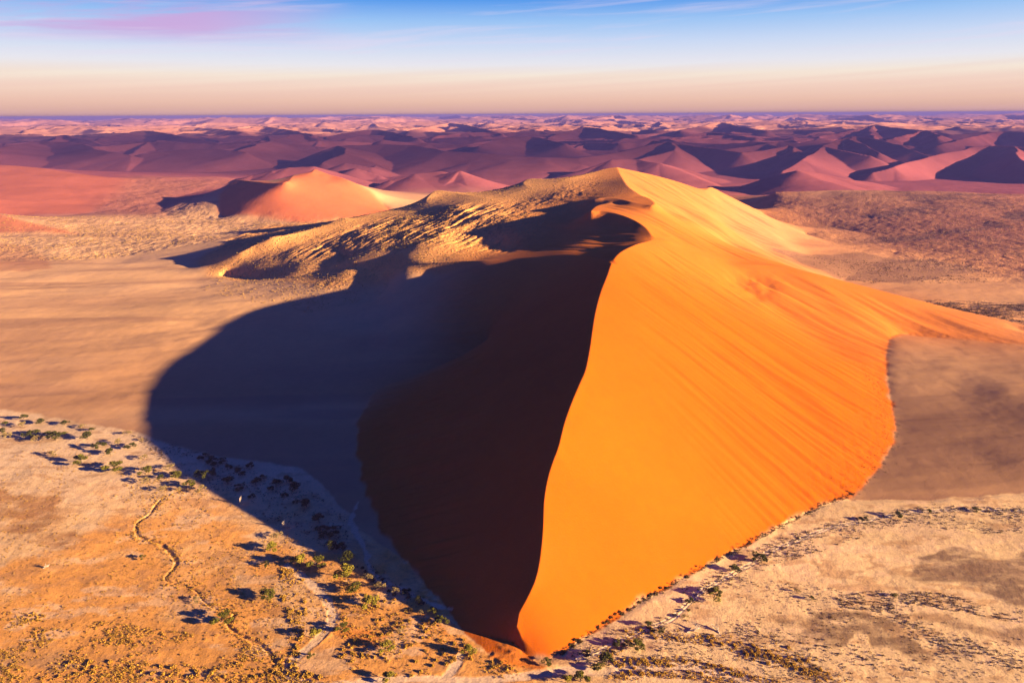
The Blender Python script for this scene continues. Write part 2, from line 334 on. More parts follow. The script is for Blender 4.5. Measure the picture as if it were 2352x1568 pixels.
# many more star dunes out to the horizon
rs = np.random.RandomState(21)
NR = 900
for i in range(NR):
    r = 4600 * math.exp(rs.rand() ** 0.8 * math.log(36000 / 4600)); a = A0 + rs.rand() * (A1 - A0)
    c = np.array([r * math.sin(a), r * math.cos(a)]); hz = rs.uniform(110, 235) if r > 17000 and rs.rand() < .75 else rs.uniform(40, 95) + 60 * smooth(r, 7000, 12000) * rs.rand() + 90 * smooth(r, 15000, 32000) * rs.rand() ** 1.5
    n = rs.randint(2, 4)
    curl = rs.normal(0, .5)
    for s in range(n):
        th = (rs.normal(.25, .45) + math.pi * s) if s < 2 else rs.normal(-1.5, .5)
        L = rs.uniform(300, 720) * (1 + r / 15000) / 3.0; P = [(*c, hz)]; zc = hz; cu = curl * rs.uniform(.5, 1.6)
        for q in range(5):
            th += cu + rs.normal(0, .22); cu *= -.3 if rs.rand() < .4 else .8; prev = P[-1]
            zc = zc - rs.uniform(.02, .26) * hz * (1.4 if s == 2 else 1)
            P.append((prev[0] + L * math.cos(th), prev[1] + L * math.sin(th), max(zc, 12)))
            if zc < 14: break
        P = catmull(np.array(P), 150 + r / 40)
        k2 = rs.uniform(.16, .30)
        sL, sR = (.5, k2) if rs.rand() < .5 else (k2, .5)
        tentz(Zt, own, P, sL, sR, 1000, warp)
near = smooth(RRg, 1650, 1800)
Zt = np.where(near > 0, Zt, -50)
dt = Zt - Z; k_ = 3.0
sm = np.clip(.5 + .5 * dt / k_, 0, 1)
Z = Z * (1 - sm) + Zt * sm + k_ * sm * (1 - sm) * .5
own[dt < 0] = -1
print("tents", round(time.time() - T0, 1))

# ------------------------------------------------------------------ regions in plan (polygons given on the ground), soft noisy masks
def sdist(poly):
    """signed distance (inside positive) of all grid points within the polygon's neighbourhood"""
    return None
def inpoly(poly, x, y):
    P = np.asarray(poly)[:, :2]; c = np.zeros(x.shape, bool); n = len(P); j = n - 1
    for i in range(n):
        xi, yi = P[i]; xj, yj = P[j]
        if yi != yj:
            c ^= ((yi > y) != (yj > y)) & (x < (xj - xi) * (y - yi) / (yj - yi) + xi)
        j = i
    return c
def blur(a, n):
    for _ in range(n):
        a[1:-1] = (a[:-2] + 2 * a[1:-1] + a[2:]) * .25
        a[:, 1:-1] = (a[:, :-2] + 2 * a[:, 1:-1] + a[:, 2:]) * .25
    return a
def bigblur(a, n, k=8):
    s_ = a[::k, ::k].copy(); s_ = blur(s_, n)
    yy = np.minimum(np.arange(a.shape[0]) / k, s_.shape[0] - 1.001); xx = np.minimum(np.arange(a.shape[1]) / k, s_.shape[1] - 1.001)
    y0 = yy.astype(int); x0 = xx.astype(int); fy = (yy - y0)[:, None].astype(np.float32); fx = (xx - x0)[None].astype(np.float32)
    A = s_[y0]; B = s_[y0 + 1]
    return (A[:, x0] * (1 - fx) + A[:, x0 + 1] * fx) * (1 - fy) + (B[:, x0] * (1 - fx) + B[:, x0 + 1] * fx) * fy
def region(poly, soft=2, nz=0.0, sc=30, seed=0):
    x, y = X, Y
    if nz: x = X + nz * fbm(X / sc, Y / sc, 4, 60 + seed); y = Y + nz * fbm(X / sc, Y / sc, 4, 70 + seed)
    mks = inpoly(W(poly), x, y).astype(np.float32)
    return blur(mks, soft) if soft else mks
# great dune: between its left foot, its right foot, the right ridge and the rocky arm
m_dune = region(FOOTR[::-1] + [(2420,765,13)] + [(2352,765,10),(2300,750,11),(2190,728,12),(2080,705,12),(1950,672,12),(1840,640,12),(1810,600,20),(1790,560,20),(1770,520,20),(1746,486,20),(1650,470,25),(1550,460,25),(1417,395,140)]
               + [(1443,428,138),(1494,457,125),(1504,467,122),(1446,463,128),(1365,458,126),(1300,500,95),(1250,560,70),(1171,594,74),(1059,640,50),(1000,740,25),(1030,832,15),(940,865,11),(865,895,8),(838,930,6)] + FOOTL[::-1][5:-8] + [(1085,1470,0),(1110,1500,0),(1140,1506,0),(1200,1512,0),(1262,1513,0)], soft=3, nz=5, sc=14)
m_rock = region([(455,618,14),(520,570,22),(600,520,15),(750,508,15),(880,500,16),(1000,492,18),(1130,480,20),(1260,470,22),(1400,460,25),(1440,410,140),(1494,457,125),(1446,463,128),(1365,458,126),(1357,484,125),(1320,530,80),(1331,587,98),(1297,585,93),(1171,594,74),(1059,640,52),(900,680,22),(760,690,16),(620,660,14),(480,640,14)], soft=4, nz=10, sc=40)
m_panl = region([(-900,840,0)] + PANL + [(930,1290,0),(1000,1370,0),(1060,1440,0),(1110,1502,0),(1140,1508,0),(1262,1513,0),(1310,1486,0),(1470,1383,0),(1640,1291,0),(1750,1233,0),(1880,1166,0)] + PANR + [(3600,1080,0),(3600,2400,0),(1176,3600,0),(-1500,2400,0)], soft=1, nz=3, sc=12)
m_blue = None
print("regions", round(time.time() - T0, 1))

# ------------------------------------------------------------------ relief detail
m_dune0 = m_dune.copy()
w_dune, w_rock, w_pan = blur(m_dune.copy(), 40), blur(m_rock.copy(), 20), blur(m_panl.copy(), 14)
DR = np.gradient(Z, axis=0) / np.gradient(RRg, axis=0)
rocky = w_rock
# coordinates along/across the dune's fall lines: the streaks on both flanks
def streak(ax, ay, along, across, oct=4, seed=0):
    L = math.hypot(ax, ay); ax /= L; ay /= L
    return fbm((X * ax + Y * ay) / along, (-X * ay + Y * ax) / across, oct, seed)
lowr = 1 - smooth(RRg, 2600, 3400)
# main dune
pf = W([(1560,690,85)])[0]; pg = W([(1960,985,10)])[0]
st = streak(*(pg - pf)[:2], 90, 6.5, 3, 11) * smooth(X + .15 * (Y - 400), 95, 170)
lf = W([(1240,1000,60)])[0]; lg = W([(880,1120,10)])[0]
st2 = streak(*(lg - lf)[:2], 60, 7, 3, 13) * smooth(-X, 10, 50)
crestd = np.full(Z.shape, 1e3, dtype=np.float32)
for P in CRW[:7]:
    P = P[::6]
    for k in range(len(P) - 1):
        i0, i1, j0, j1 = window(P[k], P[k + 1], 60)
        if i0 >= i1 or j0 >= j1: continue
        e = (P[k + 1] - P[k])[:2]; x = X[i0:i1, j0:j1] - P[k][0]; y = Y[i0:i1, j0:j1] - P[k][1]
        tt = np.clip((x * e[0] + y * e[1]) / max(e @ e, 1e-6), 0, 1); d = np.hypot(x - tt * e[0], y - tt * e[1])
        S = crestd[i0:i1, j0:j1]; np.minimum(S, d, out=S)
offc = smooth(crestd, 6, 40); offr = smooth(crestd, 14, 100)
slump = streak(*(pg - pf)[:2], 150, 26, 3, 15) * smooth(X + .25 * (Y - 500), 150, 230) * smooth(Z, 6, 22)
hol = region([(1700,615,66),(1790,625,58),(1800,680,40),(1720,720,40),(1650,680,60)], soft=6, nz=8, sc=15)
det = w_dune * offc * (1.1 * st + 2.8 * st2 + 3.6 * slump + bigblur(hol, 1) * 3 * fbm(X / 24, Y / 24, 3, 17, .5) - 1.5 * bigblur(hol, 1))
footband = m_dune0 * smooth(X, 150, 220) * (1 - smooth(Z, 6, 26))
det += footband * (.35 * fbm(X / 5, Y / 5, 3, 18, .65))
# rocky dunes: hummocks
hum = fbm(X / 26, Y / 26, 5, 3, .55); humf = fbm(X / 6, Y / 6, 3, 8, .6)
det += rocky * (1 - w_dune) * offr * (1.4 * hum + .75 * humf)
rib = np.abs(streak(.55, .83, 70, 13, 3, 19)); det += rocky * (1 - w_dune) * offr * smooth(-X, -40, 60) * 5 * (.15 - rib)
# apron: long soft waves
apr = (1 - w_pan) * (1 - w_dune) * (1 - rocky) * lowr
ux = np.arctan2(X + 60, Y - 300)
det += apr * (2.6 * fbm(X / 150 + .6 * fbm(X / 200, Y / 200, 2, 90), Y / 55, 3, 31) + .15 * fbm(X / 9, Y / 9, 3, 33) + .4 * fbm(X / 40 + fbm(X / 60, Y / 60, 2, 91), Y / 11, 3, 34))
# pan
det += w_pan * (.35 * fbm(X / 25, Y / 25, 4, 35) + .12 * fbm(X / 3.2, Y / 3.2, 2, 36))
# far dunes gullies
far = smooth(RRg, 1700, 2600)
det += far * (4.5 * fbm(X / 320, Y / 320, 4, 51, .5))
plat = region([(1640,450,60),(1800,440,58),(2700,440,58),(2700,660,14),(2300,640,14),(1900,560,16),(1760,500,18)], soft=6); plat = bigblur(plat, 6)
det += plat * (3.2 * fbm(X / 110, Y / 110, 4, 55, .55) + .8 * fbm(X / 9, Y / 9, 3, 56, .6))
m_rose = region([(-400,370,96),(0,379,96),(82,385,89),(177,399,74),(252,409,62),(320,411,58),(310,440,40),(250,470,22),(200,489,15),(0,498,15),(-400,508,14)], soft=3)
m_brush = bigblur(region([(300,409,58),(540,409,47),(541,430,33),(480,438,29),(425,449,25),(390,462,21),(372,480,17),(380,497,15),(200,492,15),(250,460,28)], soft=3), 1)
m_salm = region([(-400,430,60),(0,491,39),(90,514,25),(190,538,13),(60,537,13),(-400,537,13)], soft=3)
dl = region([(512,502,14),(500,480,30),(503,440,60),(541,412,81),(632,419,90),(724,388,113),(800,412,89),(850,436,64),(885,468,32),(925,495,16),(700,512,14)], soft=4)
lpl = (1 - bigblur(dl, 1)) * (1 - bigblur(m_salm, 1)) * region([(-400,515,14),(60,515,14),(200,505,14),(380,490,14),(430,470,14),(520,505,14),(900,500,16),(600,520,14),(500,575,14),(150,600,13),(-400,600,13)], soft=6)
det += m_brush * (3 * fbm(X / 60, Y / 60, 4, 66, .6) + 1.0 * fbm(X / 11, Y / 11, 3, 67, .6))
det += lpl * (1.8 * fbm(X / 50, Y / 50, 4, 57, .6) + 1.2 * fbm(X / 9, Y / 9, 3, 58, .6))
Z = Z + det

# dry stream bed and wheel tracks on the pan
def z1(x, y): return (x * .4302, y * .4302 + 893.7)
def z2(x, y): return (x * .4302 + 564.5, y * .4302 + 893.7)
def z3(x, y): return (x * .3402 + 1176, y * .3402 + 1034.9)
def z4(x, y): return (x * .3702 + 1693.4, y * .3702 + 987.8)
STREAM = [z1(*p) for p in ((960,540),(900,565),(845,600),(800,665),(740,705),(728,745),(745,785),(820,812),(870,835),(915,880),(942,920),(925,960),(885,1000),(905,1030),(975,1045),(1050,1075),(1090,1130),(1150,1170),(1225,1185),(1255,1195),(1235,1225),(1212,1250),(1250,1290),(1320,1330),(1400,1370),(1450,1420),(1500,1500))]
TRACK = [z2(*p) for p in ((215,940),(290,990),(350,1040),(410,1100),(455,1180),(455,1250),(400,1320),(330,1380),(260,1440),(215,1490),(250,1540),(400,1580),(620,1565),(900,1545),(1200,1555),(1500,1530),(1700,1500))] + [z3(*p) for p in ((560,1490),(800,1460),(1050,1450),(1250,1470),(1450,1510),(1700,1560),(1900,1620))]
TRACK2 = [z3(*p) for p in ((450,1400),(600,1350),(760,1270),(900,1200),(1050,1150),(1150,1070),(1260,960),(1400,880),(1560,790),(1700,720))] + [z4(*p) for p in ((180,760),(330,700),(560,610),(800,560),(1000,520),(1300,495),(1779,500))]
TRACK3 = [z2(*p) for p in ((1150,1420),(1100,1500),(1060,1550))]
BED = [z2(*p) for p in ((600,600),(560,700),(600,780),(640,860),(650,930),(720,1010),(850,1080),(960,1130),(1100,1180))]
def linedist(pl, pad):
    P = catmull(W([(x, y, 0) for x, y in pl]), 3.0)
    D = np.full(Z.shape, 1e3, dtype=np.float32)
    for k in range(len(P) - 1):
        i0, i1, j0, j1 = window(P[k], P[k + 1], pad)
        if i0 >= i1 or j0 >= j1: continue
        e = (P[k + 1] - P[k])[:2]; x = X[i0:i1, j0:j1] - P[k][0]; y = Y[i0:i1, j0:j1] - P[k][1]
        tt = np.clip((x * e[0] + y * e[1]) / max(e @ e, 1e-6), 0, 1); d = np.hypot(x - tt * e[0], y - tt * e[1])
        S = D[i0:i1, j0:j1]; np.minimum(S, d, out=S)
    return D, P
nzw = 1.2 * fbm(X / 5, Y / 5, 3, 81) + .5 * fbm(X / 17, Y / 17, 2, 82)
dS, PS = linedist(STREAM, 12); dT, PT = linedist(TRACK, 14); dT2, PT2 = linedist(TRACK2, 12); dB, PB = linedist(BED, 14); dT3, PT3 = linedist(TRACK3, 14)
Z -= (.55 + .2 * fbm(X / 12, Y / 12, 2, 86)) * (1 - smooth(dS + .8 * nzw, .3, 1.2))
tw = np.minimum(np.minimum(dT + .8 * nzw, dT3 + nzw) - 2.3, dB - 1.5 + nzw * 2)
m_track = 1 - smooth(tw, -.6, .6)
m_rut = (1 - smooth(np.abs(dT2 + .25 * nzw - .9), .25, .7))
Z -= .12 * m_track + .14 * m_rut
Z += .15 * np.exp(-((tw - 1.0) / .8) ** 2) * (.5 + fbm(X / 4, Y / 4, 2, 83))
# spilled sand at the nose
m_spill = region([z2(*p) + (0,) for p in ((1280,1430),(1330,1400),(1400,1410),(1340,1360),(1370,1350),(1450,1390),(1530,1430),(1580,1470),(1620,1500),(1500,1500),(1400,1480))], soft=3, nz=2.5, sc=6)
Z += m_spill * (.5 + .9 * fbm(X / 9, Y / 5, 2, 85))
print("detail", round(time.time() - T0, 1))

# ------------------------------------------------------------------ sand colours (albedo)
def C3(*c): return np.array(c, dtype=np.float32)
col = np.zeros(Z.shape + (3,), dtype=np.float32)
def lay(c, mk):
    global col
    mk = mk[..., None]; col = col * (1 - mk) + C3(*c) * mk
big = fbm(X / 130, Y / 130, 4, 21); mid = fbm(X / 28, Y / 28, 4, 22); fine = fbm(X / 5, Y / 5, 3, 23)
lay((.50, .235, .095), np.ones_like(Z))                                            # apron and valley sand
lay((.80, .42, .17), smooth(RRg + .5 * X, 480, 900) * .85)
lay((.36, .17, .09), bigblur(smooth(fbm(X / 240 + .5 * fbm(X / 200, Y / 200, 2, 90), Y / 42, 3, 64), .02, .32), 1) * .45 * lowr)
lay((.72, .38, .17), bigblur(smooth(fbm(X / 260 + .5 * fbm(X / 200, Y / 200, 2, 90), Y / 60, 3, 25), 0, .3), 1) * .45 * lowr)
lay((.36, .17, .085), smooth(fbm(X / 300, Y / 40, 3, 24), .05, .35) * .5 * lowr)
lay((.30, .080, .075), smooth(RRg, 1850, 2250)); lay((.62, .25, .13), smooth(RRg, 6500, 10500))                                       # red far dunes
rightap = bigblur(region([(1960,745,20),(2700,775,12),(2700,1125,0),(1990,1150,0),(1900,1120,8),(1950,1000,20)], soft=2), 2)
lay((.24, .115, .058), rightap * .9 * (1 - .35 * smooth(Y, 520, 700)))
lay((.27, .095, .055), plat * .9)
lay((.10, .05, .045), plat * smooth(fbm(X / 130, Y / 70, 4, 61, .55), .12, .4) * .7)
lay((.76, .32, .09), rocky)
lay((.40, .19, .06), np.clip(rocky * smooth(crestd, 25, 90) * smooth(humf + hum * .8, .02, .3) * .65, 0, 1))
fz = np.maximum(smooth(RRg, 720, 980), np.maximum(smooth(-X, -60, 20) * smooth(Z, 14, 32), smooth(-X, -30, 20) * smooth(Y, 500, 620)))
m_dune = m_dune * (1 - fz) + bigblur(m_dune, 26) * fz
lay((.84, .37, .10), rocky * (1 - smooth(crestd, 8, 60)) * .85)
lay((.46, .092, .003), m_dune)
lay((.60, .165, .020), m_dune * smooth(RRg, 640, 900) * .8)
lay((.60, .20, .05), m_dune * smooth(RRg, 900, 1150) * .8)
m_rose = region([(-400,370,96),(0,379,96),(82,385,89),(177,399,74),(252,409,62),(320,411,58),(310,440,40),(250,470,22),(200,489,15),(0,498,15),(-400,508,14)], soft=3)
m_brush = bigblur(region([(300,409,58),(540,409,47),(541,430,33),(480,438,29),(425,449,25),(390,462,21),(372,480,17),(380,497,15),(200,492,15),(250,460,28)], soft=3), 1)
m_salm = region([(-400,430,60),(0,491,39),(90,514,25),(190,538,13),(60,537,13),(-400,537,13)], soft=3)
dl = region([(512,502,14),(500,480,30),(503,440,60),(541,412,81),(632,419,90),(724,388,113),(800,412,89),(850,436,64),(885,468,32),(925,495,16),(700,512,14)], soft=4)
lay((.60, .15, .05), dl)
lay((.43, .115, .060), m_rose); lay((.34, .115, .065), m_brush); lay((.62, .19, .07), m_salm)
# pan: pale crust and brown ground
side = smooth(X, 0, 40)
lay((.76, .42, .17), m_panl)
dist_edge = smooth(Y, 380, 500)
lay((.68, .28, .062), m_panl * (1 - side) * smooth(-(Y - 430) / 130 + mid * .9 + big * .6, .1, .8))
lay((.72, .45, .24), m_panl * (1 - side) * dist_edge * .8)
lay((.72, .44, .195), m_panl * side * .9)
lay((.74, .44, .22), m_panl * smooth(fbm(X / 22, Y / 9, 4, 26, .6), .12, .34) * .55)
lay((.42, .19, .07), m_panl * smooth(fbm(X / 14, Y / 6, 4, 27, .6), .16, .38) * .5)
# dark silt patches
for pl, cc, st_ in (
    ([z4(*p) + (0,) for p in ((240,1165),(420,1150),(600,1130),(760,1140),(900,1180),(1000,1250),(1150,1310),(1400,1380),(1560,1430),(1400,1430),(1200,1370),(1050,1390),(900,1380),(820,1310),(700,1300),(500,1320),(350,1260),(420,1220),(260,1200))], (.20, .105, .050), .85),
    ([z4(*p) + (0,) for p in ((1020,900),(1120,860),(1200,840),(1130,800),(1250,770),(1400,760),(1700,745),(2000,740),(2000,1150),(1700,1090),(1500,1010),(1300,985),(1100,950))], (.20, .105, .055), .85),
    ([z4(*p) + (0,) for p in ((1100,1130),(1300,1150),(1600,1190),(1780,1240),(1780,1290),(1500,1250),(1300,1210),(1150,1230),(1180,1180))], (.26, .13, .06), .7),
    ([z1(*p) + (0,) for p in ((-200,500),(0,480),(120,560),(240,600),(330,700),(420,760),(430,830),(300,830),(150,800),(0,780),(-200,760))], (.40, .165, .05), .8),
    ([z1(*p) + (0,) for p in ((0,1400),(150,1395),(400,1410),(450,1460),(300,1475),(0,1460))], (.42, .21, .08), .7),
    ([z2(*p) + (0,) for p in ((530,1280),(620,1265),(760,1300),(800,1350),(700,1380),(560,1350))], (.60, .19, .03), .9),
    ([z2(*p) + (0,) for p in ((870,1210),(940,1200),(1100,1290),(1200,1370),(1100,1330),(950,1260))], (.60, .19, .03), .8)):
    rg_ = region(pl, soft=2, nz=14, sc=22); lay(cc, np.clip(rg_ * (.62 + .9 * fbm(X / 18, Y / 7, 4, 68, .6)) * 1.25, 0, 1) * st_ * m_panl)
lay((.74, .46, .25), m_track * .9); lay((.86, .60, .36), m_rut * .85 * m_panl)
lay((.62, .17, .02), m_spill)
# dry shrubs cover on the far right plain
ramp_ = bigblur(region([(1640,505,20),(1820,505,15),(2000,560,14),(2400,600,14),(2400,690,12),(2000,640,12),(1780,625,14),(1700,560,40)], soft=2), 14)
lay((.62, .26, .10), ramp_ * .85 * (1 - .5 * smooth(X, 450, 900)))
br = region([(1780,600,13),(1950,585,13),(2150,600,13),(2250,625,12),(2100,650,12),(1900,640,12)], soft=6, nz=25, sc=60)
lay((.30, .14, .075), br * .8)
br2 = region([(2050,690,12),(2200,690,12),(2600,700,12),(2600,780,12),(2300,740,12),(2150,720,12)], soft=4, nz=15, sc=40)
lay((.16, .085, .055), br2 * smooth(fbm(X / 14, Y / 9, 4, 28, .65), -.2, .25) * .9)
br3 = region([(-100,560,13),(60,560,13),(130,620,13),(-100,620,13)], soft=4, nz=20, sc=50)
lay((.42, .16, .07), br3 * .6)
lay((.40, .21, .09), lpl * smooth(fbm(X / 16, Y / 12, 4, 29, .65), 0, .3) * .5)
rough_mask = np.clip(m_brush * .6 + rocky * (1 - m_dune) + plat + lpl * .8 + br * .6 + br2, 0, 1)
calm = np.clip(1 - .65 * (1 - w_pan) * (1 - rough_mask), .3, 1)
col *= (1 + .16 * big + (.14 * mid + .16 * fine) * calm)[..., None]
print("colour", round(time.time() - T0, 1))

# ------------------------------------------------------------------ sand material
def sand_material():
    mt = bpy.data.materials.new("sand"); mt.use_nodes = True; n = NT(mt.node_tree)
    at = n.n('ShaderNodeAttribute', attribute_name='albedo').outputs['Color']
    tu = n.n('ShaderNodeAttribute', attribute_name='tuft').outputs['Fac']
    pos = n.n('ShaderNodeNewGeometry').outputs['Position']
    n1 = n.n('ShaderNodeTexNoise', i={'Vector': pos, 'Scale': 0.9, 'Detail': 5.0, 'Roughness': 0.65}).outputs[0]
    n2 = n.n('ShaderNodeTexNoise', i={'Vector': pos, 'Scale': 0.18, 'Detail': 4.0, 'Roughness': 0.7}).outputs[0]
    n3 = n.n('ShaderNodeTexNoise', i={'Vector': pos, 'Scale': 0.45, 'Detail': 6.0, 'Roughness': 0.75, 'Distortion': 0.4}).outputs[0]
    gr = n.n('ShaderNodeAttribute', attribute_name='grain').outputs['Fac']
    dv = n.math('ADD', n.math('MULTIPLY', n.math('SUBTRACT', n1, .5), 0.44), n.math('MULTIPLY', n.math('SUBTRACT', n3, .5), 0.75))
    k = n.math('ADD', 1.0, n.math('MULTIPLY', dv, n.math('ADD', .22, n.math('MULTIPLY', gr, .85))))
    c = n.mix(1.0, at, n.n('ShaderNodeCombineColor', i={0: k, 1: k, 2: k}).outputs[0], 'MULTIPLY')
    # tufts of dry grass: small speckles
    vo = n.n('ShaderNodeTexVoronoi', i={'Vector': pos, 'Scale': 0.22, 'Randomness': 1.0}).outputs['Distance']
    sp = n.math('MULTIPLY', n.n('ShaderNodeMapRange', interpolation_type='SMOOTHSTEP', i={0: vo, 1: 0.42, 2: 0.20, 3: 0.0, 4: 1.0}).outputs[0],
                n.n('ShaderNodeMapRange', i={0: n2, 1: 0.42, 2: 0.6, 3: 0.0, 4: 1.0}).outputs[0])
    sp = n.math('MULTIPLY', sp, tu)
    c = n.mix(n.math('MULTIPLY', sp, 0.55), c, (0.50, 0.30, 0.10))
    b1 = n.n('ShaderNodeBump', i={'Strength': 0.35, 'Distance': 0.6, 'Height': n1})
    b2 = n.n('ShaderNodeBump', i={'Strength': 1.0, 'Distance': 1.3, 'Height': sp, 'Normal': b1.outputs[0]})
    bs = n.n('ShaderNodeBsdfPrincipled', i={'Base Color': c, 'Roughness': 0.95, 'Normal': b2.outputs[0], 'Specular IOR Level': 0.0})
    n.t.links.new(bs.outputs[0], n.n('ShaderNodeOutputMaterial').inputs[0])
    return mt
SAND = sand_material()

# ------------------------------------------------------------------ normals of the whole field, then split it into named pieces
gr_ = np.gradient(Z, axis=0) / np.gradient(RRg, axis=0)
ga_ = np.gradient(Z, axis=1) / (RRg * DUc)
sa, ca = np.sin(AZ)[None], np.cos(AZ)[None]
NX = -(gr_ * sa + ga_ * ca); NY = -(gr_ * ca - ga_ * sa); NZ = np.ones_like(Z)
ln = np.sqrt(NX**2 + NY**2 + 1); NRM = np.stack([NX / ln, NY / ln, NZ / ln], -1).reshape(-1, 3).astype(np.float32)
VERT = np.stack([X, Y, Z], -1).reshape(-1, 3).astype(np.float32)
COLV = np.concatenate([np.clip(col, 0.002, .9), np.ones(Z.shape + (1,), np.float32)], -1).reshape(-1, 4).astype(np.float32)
TUFT = rough_mask.reshape(-1).astype(np.float32); GRAIN = np.clip(w_pan + rough_mask, 0, 1).reshape(-1).astype(np.float32)
rows = len(RR)
# piece ids per quad
pid = np.zeros(Z.shape, dtype=np.int32)                # 0 = ground
NAMES = {0: ('ground', 'flat pale crusted pan with brown silt patches around the great dune', 'ground')}
def piece(i, name, label, cat, mk): pid[mk] = i; NAMES[i] = (name, label, cat)
piece(1, 'sand_slope', 'smooth tan sand apron rising left of the great dune', 'sand', (m_panl < .5) & (X < 0))
piece(2, 'sand_slope', 'brown sand apron between the great dune and right pan', 'sand', (m_panl < .5) & (X >= 0))
piece(3, 'sand_plain', 'wide sandy plain stretching between the nearer dunes', 'plain', (m_panl < .5) & (RRg > 900) & (X > 0) | (m_panl < .5) & (RRg > 1150))
piece(4, 'dune', 'rocky tufted dune with bright scalloped crests behind the great dune', 'dune', m_rock > .5)
piece(5, 'dune', 'great orange dune with one sinuous crest and black shaded flank', 'dune', m_dune0 > .5)
piece(6, 'dune', 'salmon dune with curved crest and dark left flank, left of centre', 'dune', dl > .5)
piece(10, 'dune', 'broad rose-coloured dune slope filling the left edge', 'dune', m_rose > .5)
piece(11, 'hill', 'low brown scrubby rise between the rose and salmon dunes', 'hill', (m_brush > .5) & (dl < .5))
piece(12, 'dune', 'small salmon dune toe cut by the left edge, front of the rose dune', 'dune', m_salm > .5)
piece(7, 'hill', 'brush-speckled purple plateau below the blue dune at right', 'hill', plat > .5)
piece(8, 'dirt_track', 'winding sandy vehicle track and dry wash at foot of the great dune', 'track', (m_track > .5) & (m_panl > .5))
piece(9, 'hills', 'sea of small dunes fading to the horizon', 'dunes', (RRg > 3600) | (own >= 1000))
TL = ['purple dune ridge behind the rose dune at far left', 'small pointed purple dune behind the left ridge', 'long low violet dune left of centre in the middle distance', 'violet dune with curved left tongue', 'longest purple dune ridge sweeping across the middle distance', 'small rose ridge just behind the bright summit', 'pointed dune with lit right flank behind the scalloped crests', 'short dark-hooked ridge left of the pointed dune', 'low ridge with small crescent below the dark hook', 'blue-shaded ridge right of the summit ending in a point', 'sharp-topped rose dune right of the blue-shaded ridge', 'tall peaked purple dune on the right with dark left face', 'long right shoulder of the tall peaked dune', 'small dark triangular dune at the edge of the plateau', 'low rose shoulder beside the dark triangular dune', 'huge deep blue shaded dune at the right edge', 'lit right flank of the huge blue dune', 'hooked dune with dark left face behind the huge blue dune', 'wide blue ridge at the right edge beyond the hooked dune', 'pink dune with dark left wedge far right', 'pale shoulder of the far pink dune', 'far violet peak left of centre', 'far violet peak right of centre', 'low violet ridge beyond the sweeping dune', 'small rose dune rising just behind the salmon dune', 'low violet rise left of the pointed dune', 'broad low violet swell behind the scalloped crests', 'violet ridge with dark hollow left of centre', 'far rose dune above the centre', 'far violet hump left of centre', 'rose hump near the horizon at left', 'low far ridge at left under the pale band', 'low far ridge right of centre', 'bright far dune right of centre under the horizon']
for i in range(len(TENTS)): piece(20 + i, 'dune', TL[i], 'dune', own == i)
q = pid[:-1, :-1]
ii, jj = np.meshgrid(np.arange(rows - 1), np.arange(cols - 1), indexing='ij')
v00 = (ii * cols + jj); QU = np.stack([v00, v00 + 1, v00 + cols + 1, v00 + cols], -1).reshape(-1, 4)
qf = q.reshape(-1)
def tag(o, label=None, cat=None, group=None, kind=None):
    for k, v in (('label', label), ('category', cat), ('group', group), ('kind', kind)):
        if v: o[k] = v
for i in np.unique(qf):
    f = QU[qf == i]; name, lab, cat = NAMES[int(i)]
    vs, inv = np.unique(f, return_inverse=True); inv = inv.reshape(-1)
    me = bpy.data.meshes.new(name); nf = len(f)
    me.vertices.add(len(vs)); me.vertices.foreach_set('co', VERT[vs].ravel())
    me.loops.add(nf * 4); me.loops.foreach_set('vertex_index', inv.astype(np.int32))
    me.polygons.add(nf); me.polygons.foreach_set('loop_start', np.arange(0, nf * 4, 4, dtype=np.int32))
    me.update(); me.shade_smooth()
    a = me.attributes.new('albedo', 'FLOAT_COLOR', 'POINT'); a.data.foreach_set('color', COLV[vs].ravel())
    a = me.attributes.new('tuft', 'FLOAT', 'POINT'); a.data.foreach_set('value', TUFT[vs])
    a = me.attributes.new('grain', 'FLOAT', 'POINT'); a.data.foreach_set('value', GRAIN[vs])
    me.normals_split_custom_set_from_vertices(NRM[vs])
    me.materials.append(SAND)
    o = bpy.data.objects.new(name, me); scene.collection.objects.link(o); tag(o, lab, cat, None, 'structure')
print("meshes", round(time.time() - T0, 1), rows, cols)

def gz(x, y):
    """height of the finished terrain"""
    r = math.hypot(x, y); i = int(np.searchsorted(RR, r)) ; i = min(max(i, 1), rows - 1)
    j = (math.atan2(x, y) - A0) / DUc; j0 = int(min(max(j, 0), cols - 2)); fj = j - j0
    fi = (r - RR[i - 1]) / (RR[i] - RR[i - 1])
    return float((Z[i-1, j0] * (1-fj) + Z[i-1, j0+1] * fj) * (1-fi) + (Z[i, j0] * (1-fj) + Z[i, j0+1] * fj) * fi)

# ------------------------------------------------------------------ vegetation
def leaf_material(name, c1, c2, scale):
    mt = bpy.data.materials.new(name); mt.use_nodes = True; n = NT(mt.node_tree)
    tc = n.n('ShaderNodeAttribute', attribute_name='tint').outputs['Fac']
    pos = n.n('ShaderNodeNewGeometry').outputs['Position']
    nz_ = n.n('ShaderNodeTexNoise', i={'Vector': pos, 'Scale': scale, 'Detail': 2.0}).outputs[0]
    f = n.math('ADD', n.math('MULTIPLY', tc, .6), n.math('MULTIPLY', nz_, .5), clamp=True)
    c = n.mix(f, c1, c2)
    d = n.n('ShaderNodeBsdfDiffuse', i={0: c}); t_ = n.n('ShaderNodeBsdfTranslucent', i={0: c})
    mx = n.n('ShaderNodeMixShader', i={0: .25, 1: d.outputs[0], 2: t_.outputs[0]})
    n.t.links.new(mx.outputs[0], n.n('ShaderNodeOutputMaterial').inputs[0]); return mt
